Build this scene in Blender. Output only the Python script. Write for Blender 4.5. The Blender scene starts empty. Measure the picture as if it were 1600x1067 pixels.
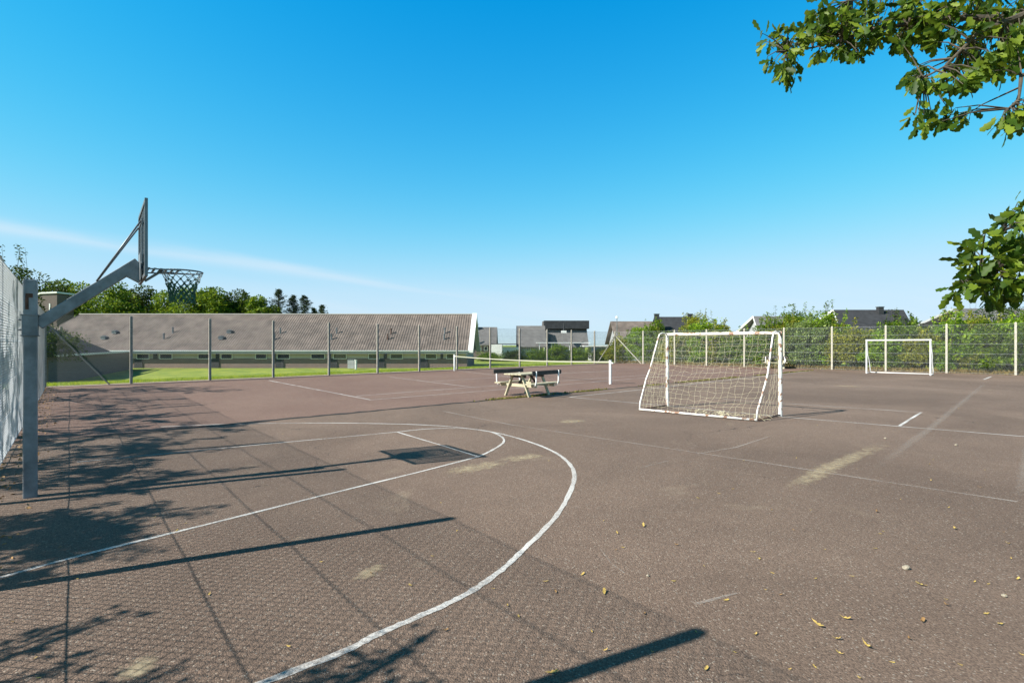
import bpy, math, random
import numpy as np
from mathutils import Vector, Matrix
R = math.radians
C = bpy.context.scene.collection
sc = bpy.context.scene

# ---------------------------------------------------------------- camera
CAMH = 1.7; F = 800.0; HOR = 539.0
cam_d = bpy.data.cameras.new("camera"); cam = bpy.data.objects.new("camera", cam_d); C.objects.link(cam)
cam_d.lens = 18.0; cam_d.sensor_width = 36.0; cam_d.shift_y = 5.5/1600
cam_d.clip_start = 0.05; cam_d.clip_end = 6000
cam.location = (0, 0, CAMH); cam.rotation_euler = (R(90), 0, 0)
sc.camera = cam

# ---------------------------------------------------------------- light
CAPS = (2.92, 3.98, 4.78); GAIN = (1.4, 1.42, 1.64); ZENITH_DIM = .92
ELEV = R(38.4)
SH = Vector((-.9, -.436)).normalized()
SUN = Vector((SH.x*math.cos(ELEV), SH.y*math.cos(ELEV), math.sin(ELEV)))
COT = 1/math.tan(ELEV)
SUN_STRENGTH = 5.0
w = bpy.data.worlds.new("World"); sc.world = w; w.use_nodes = True
nt = w.node_tree; nt.nodes.clear()
out = nt.nodes.new('ShaderNodeOutputWorld'); bg = nt.nodes.new('ShaderNodeBackground')
sky = nt.nodes.new('ShaderNodeTexSky'); sky.sky_type = 'NISHITA'; sky.sun_disc = False
sky.sun_elevation = ELEV; sky.sun_rotation = math.atan2(SH.x, SH.y) % (2*math.pi)
sky.air_density = 1.0; sky.dust_density = 0.1; sky.ozone_density = 3; sky.altitude = 0
hs = nt.nodes.new('ShaderNodeHueSaturation'); hs.inputs['Saturation'].default_value = 1.42; hs.inputs['Hue'].default_value = .490
nt.links.new(sky.outputs[0], hs.inputs['Color'])
# thin cirrus streak, laid out by direction in the sky
tc = nt.nodes.new('ShaderNodeTexCoord'); sep = nt.nodes.new('ShaderNodeSeparateXYZ')
nt.links.new(tc.outputs['Generated'], sep.inputs[0])
def M(op, a, b=None, c=None, t=nt, clamp=False):
    n = t.nodes.new('ShaderNodeMath'); n.operation = op; n.use_clamp = clamp
    for i, v in enumerate((a, b, c)):
        if v is None: continue
        if isinstance(v, (int, float)): n.inputs[i].default_value = v
        else: t.links.new(v, n.inputs[i])
    return n.outputs[0]
yy = M('MAXIMUM', sep.outputs[1], .05)
az = M('DIVIDE', sep.outputs[0], yy); el = M('DIVIDE', sep.outputs[2], yy)
ns = nt.nodes.new('ShaderNodeTexNoise'); ns.inputs['Scale'].default_value = 3.0; ns.inputs['Detail'].default_value = 6
cmb = nt.nodes.new('ShaderNodeCombineXYZ'); nt.links.new(M('MULTIPLY', az, .8), cmb.inputs[0])
nt.links.new(M('ADD', M('MULTIPLY', el, 9.0), M('MULTIPLY', az, 1.4)), cmb.inputs[1]); nt.links.new(cmb.outputs[0], ns.inputs['Vector'])
# centre line: (0,355)->(720,462): az -1..-.1, el .23...096 (slightly curved)
line = M('ADD', M('MULTIPLY', az, -.145), .083)
wid = M('MAXIMUM', M('ADD', M('MULTIPLY', az, -.0105), .0035), .0035)
d = M('DIVIDE', M('SUBTRACT', el, M('ADD', line, M('MULTIPLY', M('SUBTRACT', ns.outputs[0], .5), .03))), wid)
core = M('POWER', 2.718, M('MULTIPLY', M('MULTIPLY', d, d), -.7))
fade = M('MULTIPLY', M('MINIMUM', M('MAXIMUM', M('DIVIDE', M('SUBTRACT', -.02, az), .25), 0), 1), core)
fac1 = M('MULTIPLY', fade, M('ADD', .0, M('MULTIPLY', ns.outputs[0], .7)))
# faint wider veil above the horizon in the middle
ns2 = nt.nodes.new('ShaderNodeTexNoise'); ns2.inputs['Scale'].default_value = 2.2; ns2.inputs['Detail'].default_value = 5
nt.links.new(cmb.outputs[0], ns2.inputs['Vector'])
veil = M('MULTIPLY', M('POWER', 2.718, M('MULTIPLY', M('MULTIPLY', M('DIVIDE', M('SUBTRACT', el, .06), .06), M('DIVIDE', M('SUBTRACT', el, .06), .06)), -1)),
         M('MULTIPLY', M('MAXIMUM', M('SUBTRACT', ns2.outputs[0], .45), 0), .9))
fac = M('MULTIPLY', M('ADD', fac1, veil, clamp=True), M('GREATER_THAN', sep.outputs[1], .06))
mx = nt.nodes.new('ShaderNodeMixRGB'); nt.links.new(fac, mx.inputs[0])
# brightness soft-capped towards the horizon; added dimming of the unseen zenith darkens shadows
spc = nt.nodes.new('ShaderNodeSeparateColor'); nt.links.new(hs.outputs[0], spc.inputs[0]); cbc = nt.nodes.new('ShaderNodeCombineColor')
zen = M('SUBTRACT', 1.0, M('MULTIPLY', M('MINIMUM', M('MAXIMUM', M('DIVIDE', M('SUBTRACT', sep.outputs[2], .56), .22), 0), 1), ZENITH_DIM))
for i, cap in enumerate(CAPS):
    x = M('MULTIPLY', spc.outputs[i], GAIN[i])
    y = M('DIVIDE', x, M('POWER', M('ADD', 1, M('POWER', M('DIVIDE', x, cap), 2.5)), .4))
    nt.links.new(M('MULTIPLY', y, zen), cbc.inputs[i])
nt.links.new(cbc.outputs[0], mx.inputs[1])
mx.inputs[2].default_value = (3.9, 4.15, 4.5, 1)
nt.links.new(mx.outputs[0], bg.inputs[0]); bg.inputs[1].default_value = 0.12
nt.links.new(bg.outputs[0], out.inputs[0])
sl = bpy.data.lights.new("sun", 'SUN'); so = bpy.data.objects.new("sun", sl); C.objects.link(so)
sl.energy = SUN_STRENGTH; sl.angle = R(.5); sl.color = (1, .955, .88)
so.rotation_euler = (-SUN).to_track_quat('-Z', 'Y').to_euler(); so.location = (0, 0, 30)
sc.view_settings.view_transform = 'Standard'; sc.view_settings.look = 'None'
sc.view_settings.exposure = 0.85; sc.view_settings.gamma = 1
sc.cycles.max_bounces = 6; sc.cycles.transparent_max_bounces = 24

# ---------------------------------------------------------------- helpers
def G(px, py, z=0.0):                      # photo pixel -> point on a level plane
    Y = (CAMH - z)*F/(py - HOR); return Vector(((px-800)/F*Y, Y, z))
def P(px, py, Y): return Vector(((px-800)/F*Y, Y, CAMH + (HOR-py)/F*Y))
def V(*a): return Vector(a)

class MB:
    def __init__(s): s.v = []; s.f = []
    def quadface(s, pts):
        b = len(s.v); s.v += [tuple(p) for p in pts]; s.f.append(tuple(range(b, b+len(pts))))
    def box(s, c, size, mat=None):          # centre, full size, optional 3x3 axes
        hx, hy, hz = size[0]/2, size[1]/2, size[2]/2; b = len(s.v); c = Vector(c)
        for x, y, z in ((-1,-1,-1),(1,-1,-1),(1,1,-1),(-1,1,-1),(-1,-1,1),(1,-1,1),(1,1,1),(-1,1,1)):
            p = Vector((x*hx, y*hy, z*hz))
            if mat is not None: p = mat @ p
            s.v.append(tuple(c+p))
        for f in ((0,3,2,1),(4,5,6,7),(0,1,5,4),(1,2,6,5),(2,3,7,6),(3,0,4,7)): s.f.append(tuple(b+i for i in f))
        return s
    def beam(s, p, q, wd, ht, up=(0,0,1)):  # rectangular bar from p to q
        p, q = Vector(p), Vector(q); d = (q-p); L = d.length; d.normalize(); up = Vector(up)
        if abs(d.dot(up)) > .99: up = Vector((.7255, .688, 0))
        x = d.cross(up).normalized(); z = x.cross(d).normalized()
        m = Matrix((x, d, z)).transposed()
        return s.box((p+q)/2, (wd, L, ht), m)
    def tube(s, pts, r, n=6, close=False):  # r number or list
        pts = [Vector(p) for p in pts]; k = len(pts); b = len(s.v)
        rr = r if isinstance(r, (list, tuple)) else [r]*k
        prev = None
        for i in range(k):
            if close: t = pts[(i+1) % k]-pts[i-1]
            else: t = pts[min(i+1, k-1)]-pts[max(i-1, 0)]
            t.normalize()
            if prev is None:
                a = Vector((0,0,1)) if abs(t.z) < .9 else Vector((1,0,0)); x = t.cross(a).normalized()
            else:
                x = (prev - t*prev.dot(t)).normalized()
            prev = x; y = t.cross(x)
            for j in range(n):
                an = 2*math.pi*j/n; s.v.append(tuple(pts[i] + (x*math.cos(an)+y*math.sin(an))*rr[i]))
        for i in range(k if close else k-1):
            i2 = (i+1) % k
            for j in range(n):
                j2 = (j+1) % n; s.f.append((b+i*n+j, b+i*n+j2, b+i2*n+j2, b+i2*n+j))
        if not close:
            s.f.append(tuple(b+j for j in range(n))[::-1]); s.f.append(tuple(b+(k-1)*n+j for j in range(n)))
        return s
    def prism(s, poly, thick):              # closed polygon extruded by vector
        b = len(s.v); n = len(poly); t = Vector(thick)
        s.v += [tuple(Vector(p)) for p in poly] + [tuple(Vector(p)+t) for p in poly]
        s.f.append(tuple(range(b, b+n))[::-1]); s.f.append(tuple(range(b+n, b+2*n)))
        for i in range(n):
            j = (i+1) % n; s.f.append((b+i, b+j, b+n+j, b+n+i))
        return s
    def build(s, name, m, parent=None, smooth=False, bevel=0):
        me = bpy.data.meshes.new(name); me.from_pydata(s.v, [], s.f); me.update()
        o = bpy.data.objects.new(name, me); C.objects.link(o)
        if m: me.materials.append(m)
        if parent:
            o.parent = parent
            inv = root_inv(parent)
            me.transform(inv)
        if smooth:
            me.polygons.foreach_set('use_smooth', [True]*len(me.polygons))
        if bevel:
            bv = o.modifiers.new('bevel', 'BEVEL'); bv.width = bevel; bv.segments = 2; bv.limit_method = 'ANGLE'
        return o
def root_inv(o):                            # parents only ever carry translation and rotation about z
    m = Matrix.Identity(4)
    while o: m = o.matrix_basis @ m; o = o.parent
    return m.inverted()
def tag(o, label=None, cat=None, group=None, kind=None):
    if label: o['label'] = label
    if cat: o['category'] = cat
    if group: o['group'] = group
    if kind: o['kind'] = kind
    return o
def thing(name, loc, label, cat, group=None, rz=0):
    o = bpy.data.objects.new(name, None); C.objects.link(o); o.empty_display_size = .2
    o.matrix_basis = Matrix.Translation(Vector(loc)) @ Matrix.Rotation(rz, 4, 'Z')
    return tag(o, label, cat, group)
def copy_tree(o, parent=None):
    c = o.copy(); C.objects.link(c); c.parent = parent
    for ch in o.children: copy_tree(ch, c)
    return c
def np_mesh(name, verts, faces, m, parent=None, smooth=False):     # faces: (n,k) array
    me = bpy.data.meshes.new(name); verts = np.asarray(verts, dtype=np.float32); faces = np.asarray(faces, dtype=np.int32)
    me.vertices.add(len(verts)); me.vertices.foreach_set('co', verts.ravel())
    k = faces.shape[1]; me.loops.add(faces.size); me.loops.foreach_set('vertex_index', faces.ravel())
    me.polygons.add(len(faces)); me.polygons.foreach_set('loop_start', np.arange(0, faces.size, k, dtype=np.int32))
    me.polygons.foreach_set('loop_total', np.full(len(faces), k, dtype=np.int32))
    if smooth: me.polygons.foreach_set('use_smooth', np.ones(len(faces), dtype=bool))
    me.update(calc_edges=True); me.materials.append(m)
    o = bpy.data.objects.new(name, me); C.objects.link(o)
    if parent: o.parent = parent; me.transform(root_inv(parent))
    return o

# ---------------------------------------------------------------- materials
def mat(name, col=(.5,.5,.5), rough=.7, metal=0, var=0, scale=5, bump=0, bscale=60, spec=.5, col2=None, isl=0):
    m = bpy.data.materials.new(name); m.use_nodes = True; t = m.node_tree; b = t.nodes['Principled BSDF']
    b.inputs['Roughness'].default_value = rough; b.inputs['Metallic'].default_value = metal
    b.inputs['Specular IOR Level'].default_value = spec
    b.inputs['Base Color'].default_value = (*col, 1)
    tc = t.nodes.new('ShaderNodeTexCoord'); src = None
    if var or col2:
        n = t.nodes.new('ShaderNodeTexNoise'); n.inputs['Scale'].default_value = scale; n.inputs['Detail'].default_value = 7
        n.inputs['Roughness'].default_value = .62
        t.links.new(tc.outputs['Object'], n.inputs['Vector'])
        r = t.nodes.new('ShaderNodeValToRGB'); t.links.new(n.outputs[0], r.inputs[0])
        r.color_ramp.elements[0].position = .35; r.color_ramp.elements[1].position = .65
        c2 = col2 or tuple(min(1, c*(1+var)) for c in col); c1 = col if col2 else tuple(c*(1-var) for c in col)
        r.color_ramp.elements[0].color = (*c1, 1); r.color_ramp.elements[1].color = (*c2, 1)
        src = r.outputs[0]; t.links.new(src, b.inputs['Base Color'])
    if isl:
        g = t.nodes.new('ShaderNodeNewGeometry'); h = t.nodes.new('ShaderNodeHueSaturation')
        t.links.new(M('ADD', 1-isl, M('MULTIPLY', g.outputs['Random Per Island'], 2*isl, t=t), t=t), h.inputs['Value'])
        t.links.new(M('ADD', .5-.02, M('MULTIPLY', g.outputs['Random Per Island'], .04, t=t), t=t), h.inputs['Hue'])
        if src: t.links.new(src, h.inputs['Color'])
        else: h.inputs['Color'].default_value = (*col, 1)
        t.links.new(h.outputs[0], b.inputs['Base Color']); src = h.outputs[0]
    if bump:
        n = t.nodes.new('ShaderNodeTexNoise'); n.inputs['Scale'].default_value = bscale; n.inputs['Detail'].default_value = 5
        t.links.new(tc.outputs['Object'], n.inputs['Vector'])
        bp = t.nodes.new('ShaderNodeBump'); bp.inputs['Strength'].default_value = bump; bp.inputs['Distance'].default_value = .01
        t.links.new(n.outputs[0], bp.inputs['Height']); t.links.new(bp.outputs[0], b.inputs['Normal'])
    m['src'] = 0
    return m
def leafmat(name, c1, c2, c3, scale=2.0, trans=.35, dead=0):
    m = bpy.data.materials.new(name); m.use_nodes = True; t = m.node_tree; b = t.nodes['Principled BSDF']
    tc = t.nodes.new('ShaderNodeTexCoord'); n = t.nodes.new('ShaderNodeTexNoise'); n.inputs['Scale'].default_value = scale
    n.inputs['Detail'].default_value = 3; t.links.new(tc.outputs['Object'], n.inputs['Vector'])
    g = t.nodes.new('ShaderNodeNewGeometry')
    v = M('ADD', M('MULTIPLY', g.outputs['Random Per Island'], .55, t=t), M('MULTIPLY', n.outputs[0], .5, t=t), t=t)
    r = t.nodes.new('ShaderNodeValToRGB'); e = r.color_ramp.elements
    e[0].position = .15; e[0].color = (*c1, 1); e[1].position = .8; e[1].color = (*c3, 1)
    k = e.new(.5); k.color = (*c2, 1)
    if dead:
        k = e.new(.96); k.color = (*c3, 1); k = e.new(.985); k.color = (.16, .07, .02, 1)
    t.links.new(v, r.inputs[0])
    t.links.new(r.outputs[0], b.inputs['Base Color']); b.inputs['Roughness'].default_value = .5
    b.inputs['Specular IOR Level'].default_value = .22
    tr = t.nodes.new('ShaderNodeBsdfTranslucent'); hs = t.nodes.new('ShaderNodeHueSaturation'); hs.inputs['Value'].default_value = 1.6
    hs.inputs['Hue'].default_value = .48
    t.links.new(r.outputs[0], hs.inputs['Color']); t.links.new(hs.outputs[0], tr.inputs[0])
    ms = t.nodes.new('ShaderNodeMixShader'); ms.inputs[0].default_value = trans
    t.links.new(b.outputs[0], ms.inputs[1]); t.links.new(tr.outputs[0], ms.inputs[2])
    t.links.new(ms.outputs[0], t.nodes['Material Output'].inputs[0])
    return m

def asphalt(name, cA, cB, cC):
    m = bpy.data.materials.new(name); m.use_nodes = True; t = m.node_tree; b = t.nodes['Principled BSDF']
    tc = t.nodes.new('ShaderNodeTexCoord'); o = tc.outputs['Object']
    def noise(s, det=6, rough=.6, dist=0, vec=o):
        n = t.nodes.new('ShaderNodeTexNoise'); n.inputs['Scale'].default_value = s; n.inputs['Detail'].default_value = det
        n.inputs['Roughness'].default_value = rough; n.inputs['Distortion'].default_value = dist
        t.links.new(vec, n.inputs['Vector']); return n.outputs[0]
    def mix(f, a, c, mode='MIX'):
        x = t.nodes.new('ShaderNodeMixRGB'); x.blend_type = mode
        for i, vv in enumerate((f, a, c)):
            if isinstance(vv, (int, float)): x.inputs[i].default_value = vv
            elif isinstance(vv, tuple): x.inputs[i].default_value = (*vv, 1)
            else: t.links.new(vv, x.inputs[i])
        return x.outputs[0]
    def ramp(v, a, c):
        r = t.nodes.new('ShaderNodeMapRange'); r.clamp = True; t.links.new(v, r.inputs[0])
        r.inputs[1].default_value = a; r.inputs[2].default_value = c; return r.outputs[0]
    big = ramp(noise(.22, 5, .55, .6), .35, .68); mid = ramp(noise(1.7, 8, .7, .3), .3, .7)
    base = mix(big, cA, cB); base = mix(M('MULTIPLY', mid, .35, t=t), base, cC)
    # stones of the surface dressing
    vo = t.nodes.new('ShaderNodeTexVoronoi'); vo.inputs['Scale'].default_value = 110; t.links.new(o, vo.inputs['Vector'])
    sepc = t.nodes.new('ShaderNodeSeparateColor'); t.links.new(vo.outputs['Color'], sepc.inputs[0])
    st = sepc.outputs[0]
    base = mix(.85, base, mix(st, (.6, .58, .57), (1.36, 1.36, 1.36)), 'MULTIPLY')
    base = mix(M('MULTIPLY', M('GREATER_THAN', sepc.outputs[1], .965, t=t), .4, t=t), base, (.50, .45, .37))
    fine = ramp(noise(55, 4, .8), .3, .7); base = mix(.5, base, mix(fine, (.6, .6, .6), (1.35, 1.35, 1.35)), 'MULTIPLY')
    # dusty tracks and darker worn spots
    dust = ramp(noise(.55, 7, .72, 1.2), .60, .78); base = mix(M('MULTIPLY', dust, .5, t=t), base, (.31, .245, .17))
    dark = ramp(noise(2.6, 7, .75, .2), .64, .76); base = mix(M('MULTIPLY', dark, .55, t=t), base, (.07, .055, .05))
    # a few hairline cracks
    dv = t.nodes.new('ShaderNodeVectorMath'); dv.operation = 'MULTIPLY_ADD'; nz_ = t.nodes.new('ShaderNodeTexNoise'); nz_.inputs['Scale'].default_value = 1.6; nz_.inputs['Detail'].default_value = 6
    t.links.new(o, nz_.inputs['Vector']); t.links.new(nz_.outputs['Color'], dv.inputs[0]); dv.inputs[1].default_value = (.9, .9, 0); t.links.new(o, dv.inputs[2])
    vc = t.nodes.new('ShaderNodeTexVoronoi'); vc.feature = 'DISTANCE_TO_EDGE'; vc.inputs['Scale'].default_value = .23; t.links.new(dv.outputs[0], vc.inputs['Vector'])
    crk = M('MULTIPLY', M('LESS_THAN', vc.outputs['Distance'], .0011, t=t), ramp(noise(.35, 3, .5), .52, .56), t=t)
    base = mix(M('MULTIPLY', crk, .75, t=t), base, (.025, .02, .017))
    t.links.new(base, b.inputs['Base Color']); b.inputs['Roughness'].default_value = .86; b.inputs['Specular IOR Level'].default_value = .3
    bp = t.nodes.new('ShaderNodeBump'); bp.inputs['Strength'].default_value = .75; bp.inputs['Distance'].default_value = .006
    t.links.new(M('ADD', M('SUBTRACT', 1, vo.outputs['Distance'], t=t), M('MULTIPLY', fine, .6, t=t), t=t), bp.inputs['Height'])
    t.links.new(bp.outputs[0], b.inputs['Normal'])
    return m
def softpatch(name, col, strength, scale=9):      # dust that thins out towards the edge of its own patch
    m = bpy.data.materials.new(name); m.use_nodes = True; t = m.node_tree; b = t.nodes['Principled BSDF']
    b.inputs['Base Color'].default_value = (*col, 1); b.inputs['Roughness'].default_value = .9
    tc = t.nodes.new('ShaderNodeTexCoord'); n = t.nodes.new('ShaderNodeTexNoise'); n.inputs['Scale'].default_value = scale
    n.inputs['Detail'].default_value = 8; n.inputs['Roughness'].default_value = .75; t.links.new(tc.outputs['Object'], n.inputs['Vector'])
    at = t.nodes.new('ShaderNodeAttribute'); at.attribute_name = 'thickness'
    v = M('ADD', at.outputs['Fac'], M('MULTIPLY', M('SUBTRACT', n.outputs[0], .5, t=t), 3.0, t=t), t=t)
    r = t.nodes.new('ShaderNodeMapRange'); t.links.new(v, r.inputs[0]); r.inputs[1].default_value = .45; r.inputs[2].default_value = 1.55; r.inputs[4].default_value = strength
    edge = M('MINIMUM', M('MULTIPLY', at.outputs['Fac'], 3, t=t), 1, t=t)
    tr = t.nodes.new('ShaderNodeBsdfTransparent'); ms = t.nodes.new('ShaderNodeMixShader')
    t.links.new(M('MULTIPLY', r.outputs[0], edge, t=t), ms.inputs[0]); t.links.new(tr.outputs[0], ms.inputs[1]); t.links.new(b.outputs[0], ms.inputs[2])
    t.links.new(ms.outputs[0], t.nodes['Material Output'].inputs[0])
    return m
def patches(name, segs, m, z):
    vs, fs, th = [], [], []
    for px, wd in segs:
        pts = [G(*q) for q in px]; fine = []
        for i in range(len(pts)-1):
            for j in range(12): fine.append(pts[i].lerp(pts[i+1], j/12))
        fine.append(pts[-1]); n = len(fine); b0 = len(vs); K = 8
        for i, p in enumerate(fine):
            t_ = (fine[min(i+1, n-1)]-fine[max(i-1, 0)]).normalized(); s_ = V(-t_.y, t_.x, 0); u = 2*i/(n-1)-1
            for j in range(K+1):
                w_ = 2*j/K-1; q = p+s_*w_*wd; vs.append((q.x, q.y, z)); th.append(max(0, 1-w_*w_)*max(0, 1-abs(u)**3))
        for i in range(n-1):
            for j in range(K): a = b0+i*(K+1)+j; fs.append((a, a+1, a+K+2, a+K+1))
    me = bpy.data.meshes.new(name); me.from_pydata(vs, [], fs); at = me.attributes.new('thickness', 'FLOAT', 'POINT'); at.data.foreach_set('value', th)
    me.materials.append(m); o = bpy.data.objects.new(name, me); C.objects.link(o); o['kind'] = 'structure'; return o
def paint(name, col, cover, scale=45, soft=.12):       # worn paint: gone where the noise is high
    m = bpy.data.materials.new(name); m.use_nodes = True; t = m.node_tree; b = t.nodes['Principled BSDF']
    b.inputs['Base Color'].default_value = (*col, 1); b.inputs['Roughness'].default_value = .8
    tc = t.nodes.new('ShaderNodeTexCoord'); n = t.nodes.new('ShaderNodeTexNoise'); n.inputs['Scale'].default_value = scale
    n.inputs['Detail'].default_value = 5; n.inputs['Roughness'].default_value = .75; t.links.new(tc.outputs['Object'], n.inputs['Vector'])
    n2 = t.nodes.new('ShaderNodeTexNoise'); n2.inputs['Scale'].default_value = 1.3; n2.inputs['Detail'].default_value = 3; t.links.new(tc.outputs['Object'], n2.inputs['Vector'])
    v = M('ADD', M('MULTIPLY', n.outputs[0], .6, t=t), M('MULTIPLY', n2.outputs[0], .4, t=t), t=t)
    r = t.nodes.new('ShaderNodeMapRange'); t.links.new(v, r.inputs[0]); r.inputs[1].default_value = cover-soft; r.inputs[2].default_value = cover+soft
    tr = t.nodes.new('ShaderNodeBsdfTransparent'); ms = t.nodes.new('ShaderNodeMixShader')
    t.links.new(r.outputs[0], ms.inputs[0]); t.links.new(b.outputs[0], ms.inputs[1]); t.links.new(tr.outputs[0], ms.inputs[2])
    t.links.new(ms.outputs[0], t.nodes['Material Output'].inputs[0])
    return m

m_asph = asphalt('asphalt_court', (.138,.096,.070), (.225,.160,.118), (.115,.080,.060))
m_tenn = asphalt('asphalt_tennis', (.175,.106,.080), (.216,.140,.106), (.13,.084,.064))
m_line = paint('line_paint', (.62,.60,.56), .55, 60, .13)
m_faint = paint('faded_paint', (.44,.39,.34), .45, 60, .18)
m_vfaint = paint('very_faded_paint', (.36,.31,.26), .42, 30, .22)
m_dust = paint('yellow_dust', (.56,.47,.28), .46, 9, .12)
m_crack = mat('seam_dark', (.02,.017,.013), .95)
m_moss = leafmat('moss', (.06,.07,.01), (.16,.15,.03), (.30,.26,.07), 3)
m_conc = mat('concrete_post', (.30,.275,.235), .85, var=.25, scale=14, bump=.4, bscale=80)
m_conc_lt = mat('pale_concrete_post', (.48,.44,.35), .85, var=.2, scale=14, bump=.4, bscale=80)
m_galv = mat('galvanised_steel', (.17,.185,.20), .5, .6, var=.18, scale=9)
m_galv2 = mat('galvanised_box_section', (.19,.212,.23), .55, .4, var=.32, scale=4, bump=.15, bscale=30)
m_wire = mat('fence_wire', (.42,.44,.45), .45, .6)
m_wire_d = mat('dull_fence_wire', (.20,.205,.20), .55, .5)
m_rust = mat('rust_dark', (.09,.045,.03), .9, var=.4, scale=20)
m_worn = mat('worn_white_paint', (.30,.17,.11), .6, col2=(.76,.74,.69), scale=7)
e = [n for n in m_worn.node_tree.nodes if n.type == 'VALTORGB'][0].color_ramp.elements; e[0].position = .42; e[1].position = .47
m_white = mat('white_paint', (.80,.79,.76), .5, var=.06, scale=4)
m_cord = mat('net_cord', (.66,.60,.40), .85, var=.15, scale=5)
m_cordw = mat('pale_cord', (.50,.52,.52), .85)
m_cordg = mat('green_cord', (.03,.11,.075), .8, var=.3, scale=12)
m_wood = mat('weathered_wood', (.44,.40,.27), .8, var=.18, scale=7, bump=.3, bscale=40)
m_wood_d = mat('dark_stained_wood', (.055,.048,.042), .75, var=.3, scale=9)
m_bark = mat('bark', (.075,.06,.042), .95, var=.4, scale=14, bump=.8, bscale=30)
m_leaf_oak = leafmat('oak_leaf', (.018,.045,.006), (.05,.10,.008), (.17,.23,.02), 3, .34, dead=1)
m_leaf_dark = leafmat('dark_leaf', (.012,.028,.005), (.03,.055,.007), (.07,.11,.012), 1.2)
m_leaf_mid = leafmat('mid_leaf', (.022,.055,.006), (.08,.15,.010), (.22,.30,.02), .9)
m_leaf_olive = leafmat('olive_leaf', (.05,.07,.010), (.17,.20,.018), (.38,.37,.04), .8)
m_leaf_bright = leafmat('bright_leaf', (.03,.08,.006), (.13,.24,.012), (.30,.42,.025), .9)
m_leaf_pale = leafmat('pale_leaf', (.04,.08,.025), (.14,.21,.06), (.32,.39,.12), 1)
m_needle = leafmat('needle', (.012,.026,.012), (.025,.048,.018), (.05,.08,.025), 1, .15)
m_flower = leafmat('yellow_flower', (.40,.26,.02), (.6,.42,.03), (.75,.55,.06), 2)
m_dry = mat('dry_leaf', (.50,.34,.09), .7, var=.3, scale=15, isl=.3)
m_dry2 = mat('brown_dry_leaf', (.30,.17,.06), .75, var=.3, scale=15)
m_stone = mat('stone', (.30,.265,.20), .85, var=.2, scale=30, bump=.5, bscale=60)
m_grass = mat('lawn', (.12,.20,.012), .9, col2=(.31,.34,.03), scale=.7, bump=.6, bscale=30)
m_litter = mat('leaf_litter_soil', (.05,.04,.022), .95, col2=(.13,.10,.05), scale=4, bump=.8, bscale=25)
m_edge = mat('gravel_edge', (.30,.23,.17), .95, col2=(.42,.34,.26), scale=6, bump=.6, bscale=60)
m_blade = leafmat('grass_blade', (.13,.21,.01), (.24,.33,.02), (.38,.42,.04), .5, .4)
m_blade_dry = leafmat('dry_grass_blade', (.13,.10,.03), (.24,.18,.06), (.36,.28,.10), .8, .3)
def brick(name, c1, c2, mortar, s=1.0):
    m = bpy.data.materials.new(name); m.use_nodes = True; t = m.node_tree; b = t.nodes['Principled BSDF']
    tc = t.nodes.new('ShaderNodeTexCoord'); sp = t.nodes.new('ShaderNodeSeparateXYZ'); t.links.new(tc.outputs['Object'], sp.inputs[0])
    cb = t.nodes.new('ShaderNodeCombineXYZ'); t.links.new(M('ADD', sp.outputs[0], sp.outputs[1], t=t), cb.inputs[0]); t.links.new(sp.outputs[2], cb.inputs[1])
    k = t.nodes.new('ShaderNodeTexBrick'); t.links.new(cb.outputs[0], k.inputs['Vector']); k.inputs['Scale'].default_value = s
    k.inputs['Brick Width'].default_value = .24; k.inputs['Row Height'].default_value = .075; k.inputs['Mortar Size'].default_value = .012
    k.inputs['Color1'].default_value = (*c1, 1); k.inputs['Color2'].default_value = (*c2, 1); k.inputs['Mortar'].default_value = (*mortar, 1)
    t.links.new(k.outputs[0], b.inputs['Base Color']); b.inputs['Roughness'].default_value = .9
    return m
m_brick = brick('red_brown_brick', (.13,.075,.06), (.19,.115,.09), (.22,.19,.17))
m_brick_d = brick('dark_brick', (.10,.07,.06), (.14,.10,.085), (.16,.14,.13))
m_brick_y = brick('yellow_brick', (.32,.26,.18), (.38,.31,.22), (.34,.31,.27))
m_roof = mat('grey_brown_roof_tile', (.140,.112,.094), .75, var=.3, scale=.8, bump=.3, bscale=8)
m_roof_g = mat('grey_roof_tile', (.135,.13,.125), .75, var=.2, scale=1.2)
m_roof_d = mat('dark_slate_roof', (.042,.044,.048), .92, var=.2, scale=1.2, spec=.1)
m_fascia = mat('painted_fascia', (.34,.34,.37), .6, var=.06, scale=2)
m_gutter = mat('zinc_gutter', (.60,.62,.62), .4, .3)
m_panel = mat('cream_panel', (.46,.41,.35), .7, var=.06, scale=1)
m_glass = mat('window_glass', (.02,.028,.034), .08, 0, spec=.9)
m_frame = mat('white_window_frame', (.74,.74,.72), .5)
m_blackwood = mat('black_cladding', (.03,.03,.032), .7, var=.2, scale=2)
m_render = mat('white_render', (.72,.71,.67), .85, var=.05, scale=2)
m_greywall = mat('grey_render', (.34,.35,.35), .85, var=.08, scale=2)

# ---------------------------------------------------------------- layout (metres; camera over 0,0)
L = V(-18.8, 20.6, 0); RR = V(9.78, 48.6, 0); S = V(30.4, 26.9, 0); N = V(.77, -2.1, 0)
dirA = (L-N).normalized(); dirB = (RR-L).normalized(); dirC = (S-RR).normalized()
nB = V(-dirB.y, dirB.x, 0)
def smooth(x): x = max(0, min(1, x)); return x*x*(3-2*x)
def ground_z(x, y):
    d = (V(x, y, 0)-L).dot(nB)
    return -1.0*smooth((d-.6)/16.0)

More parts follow.
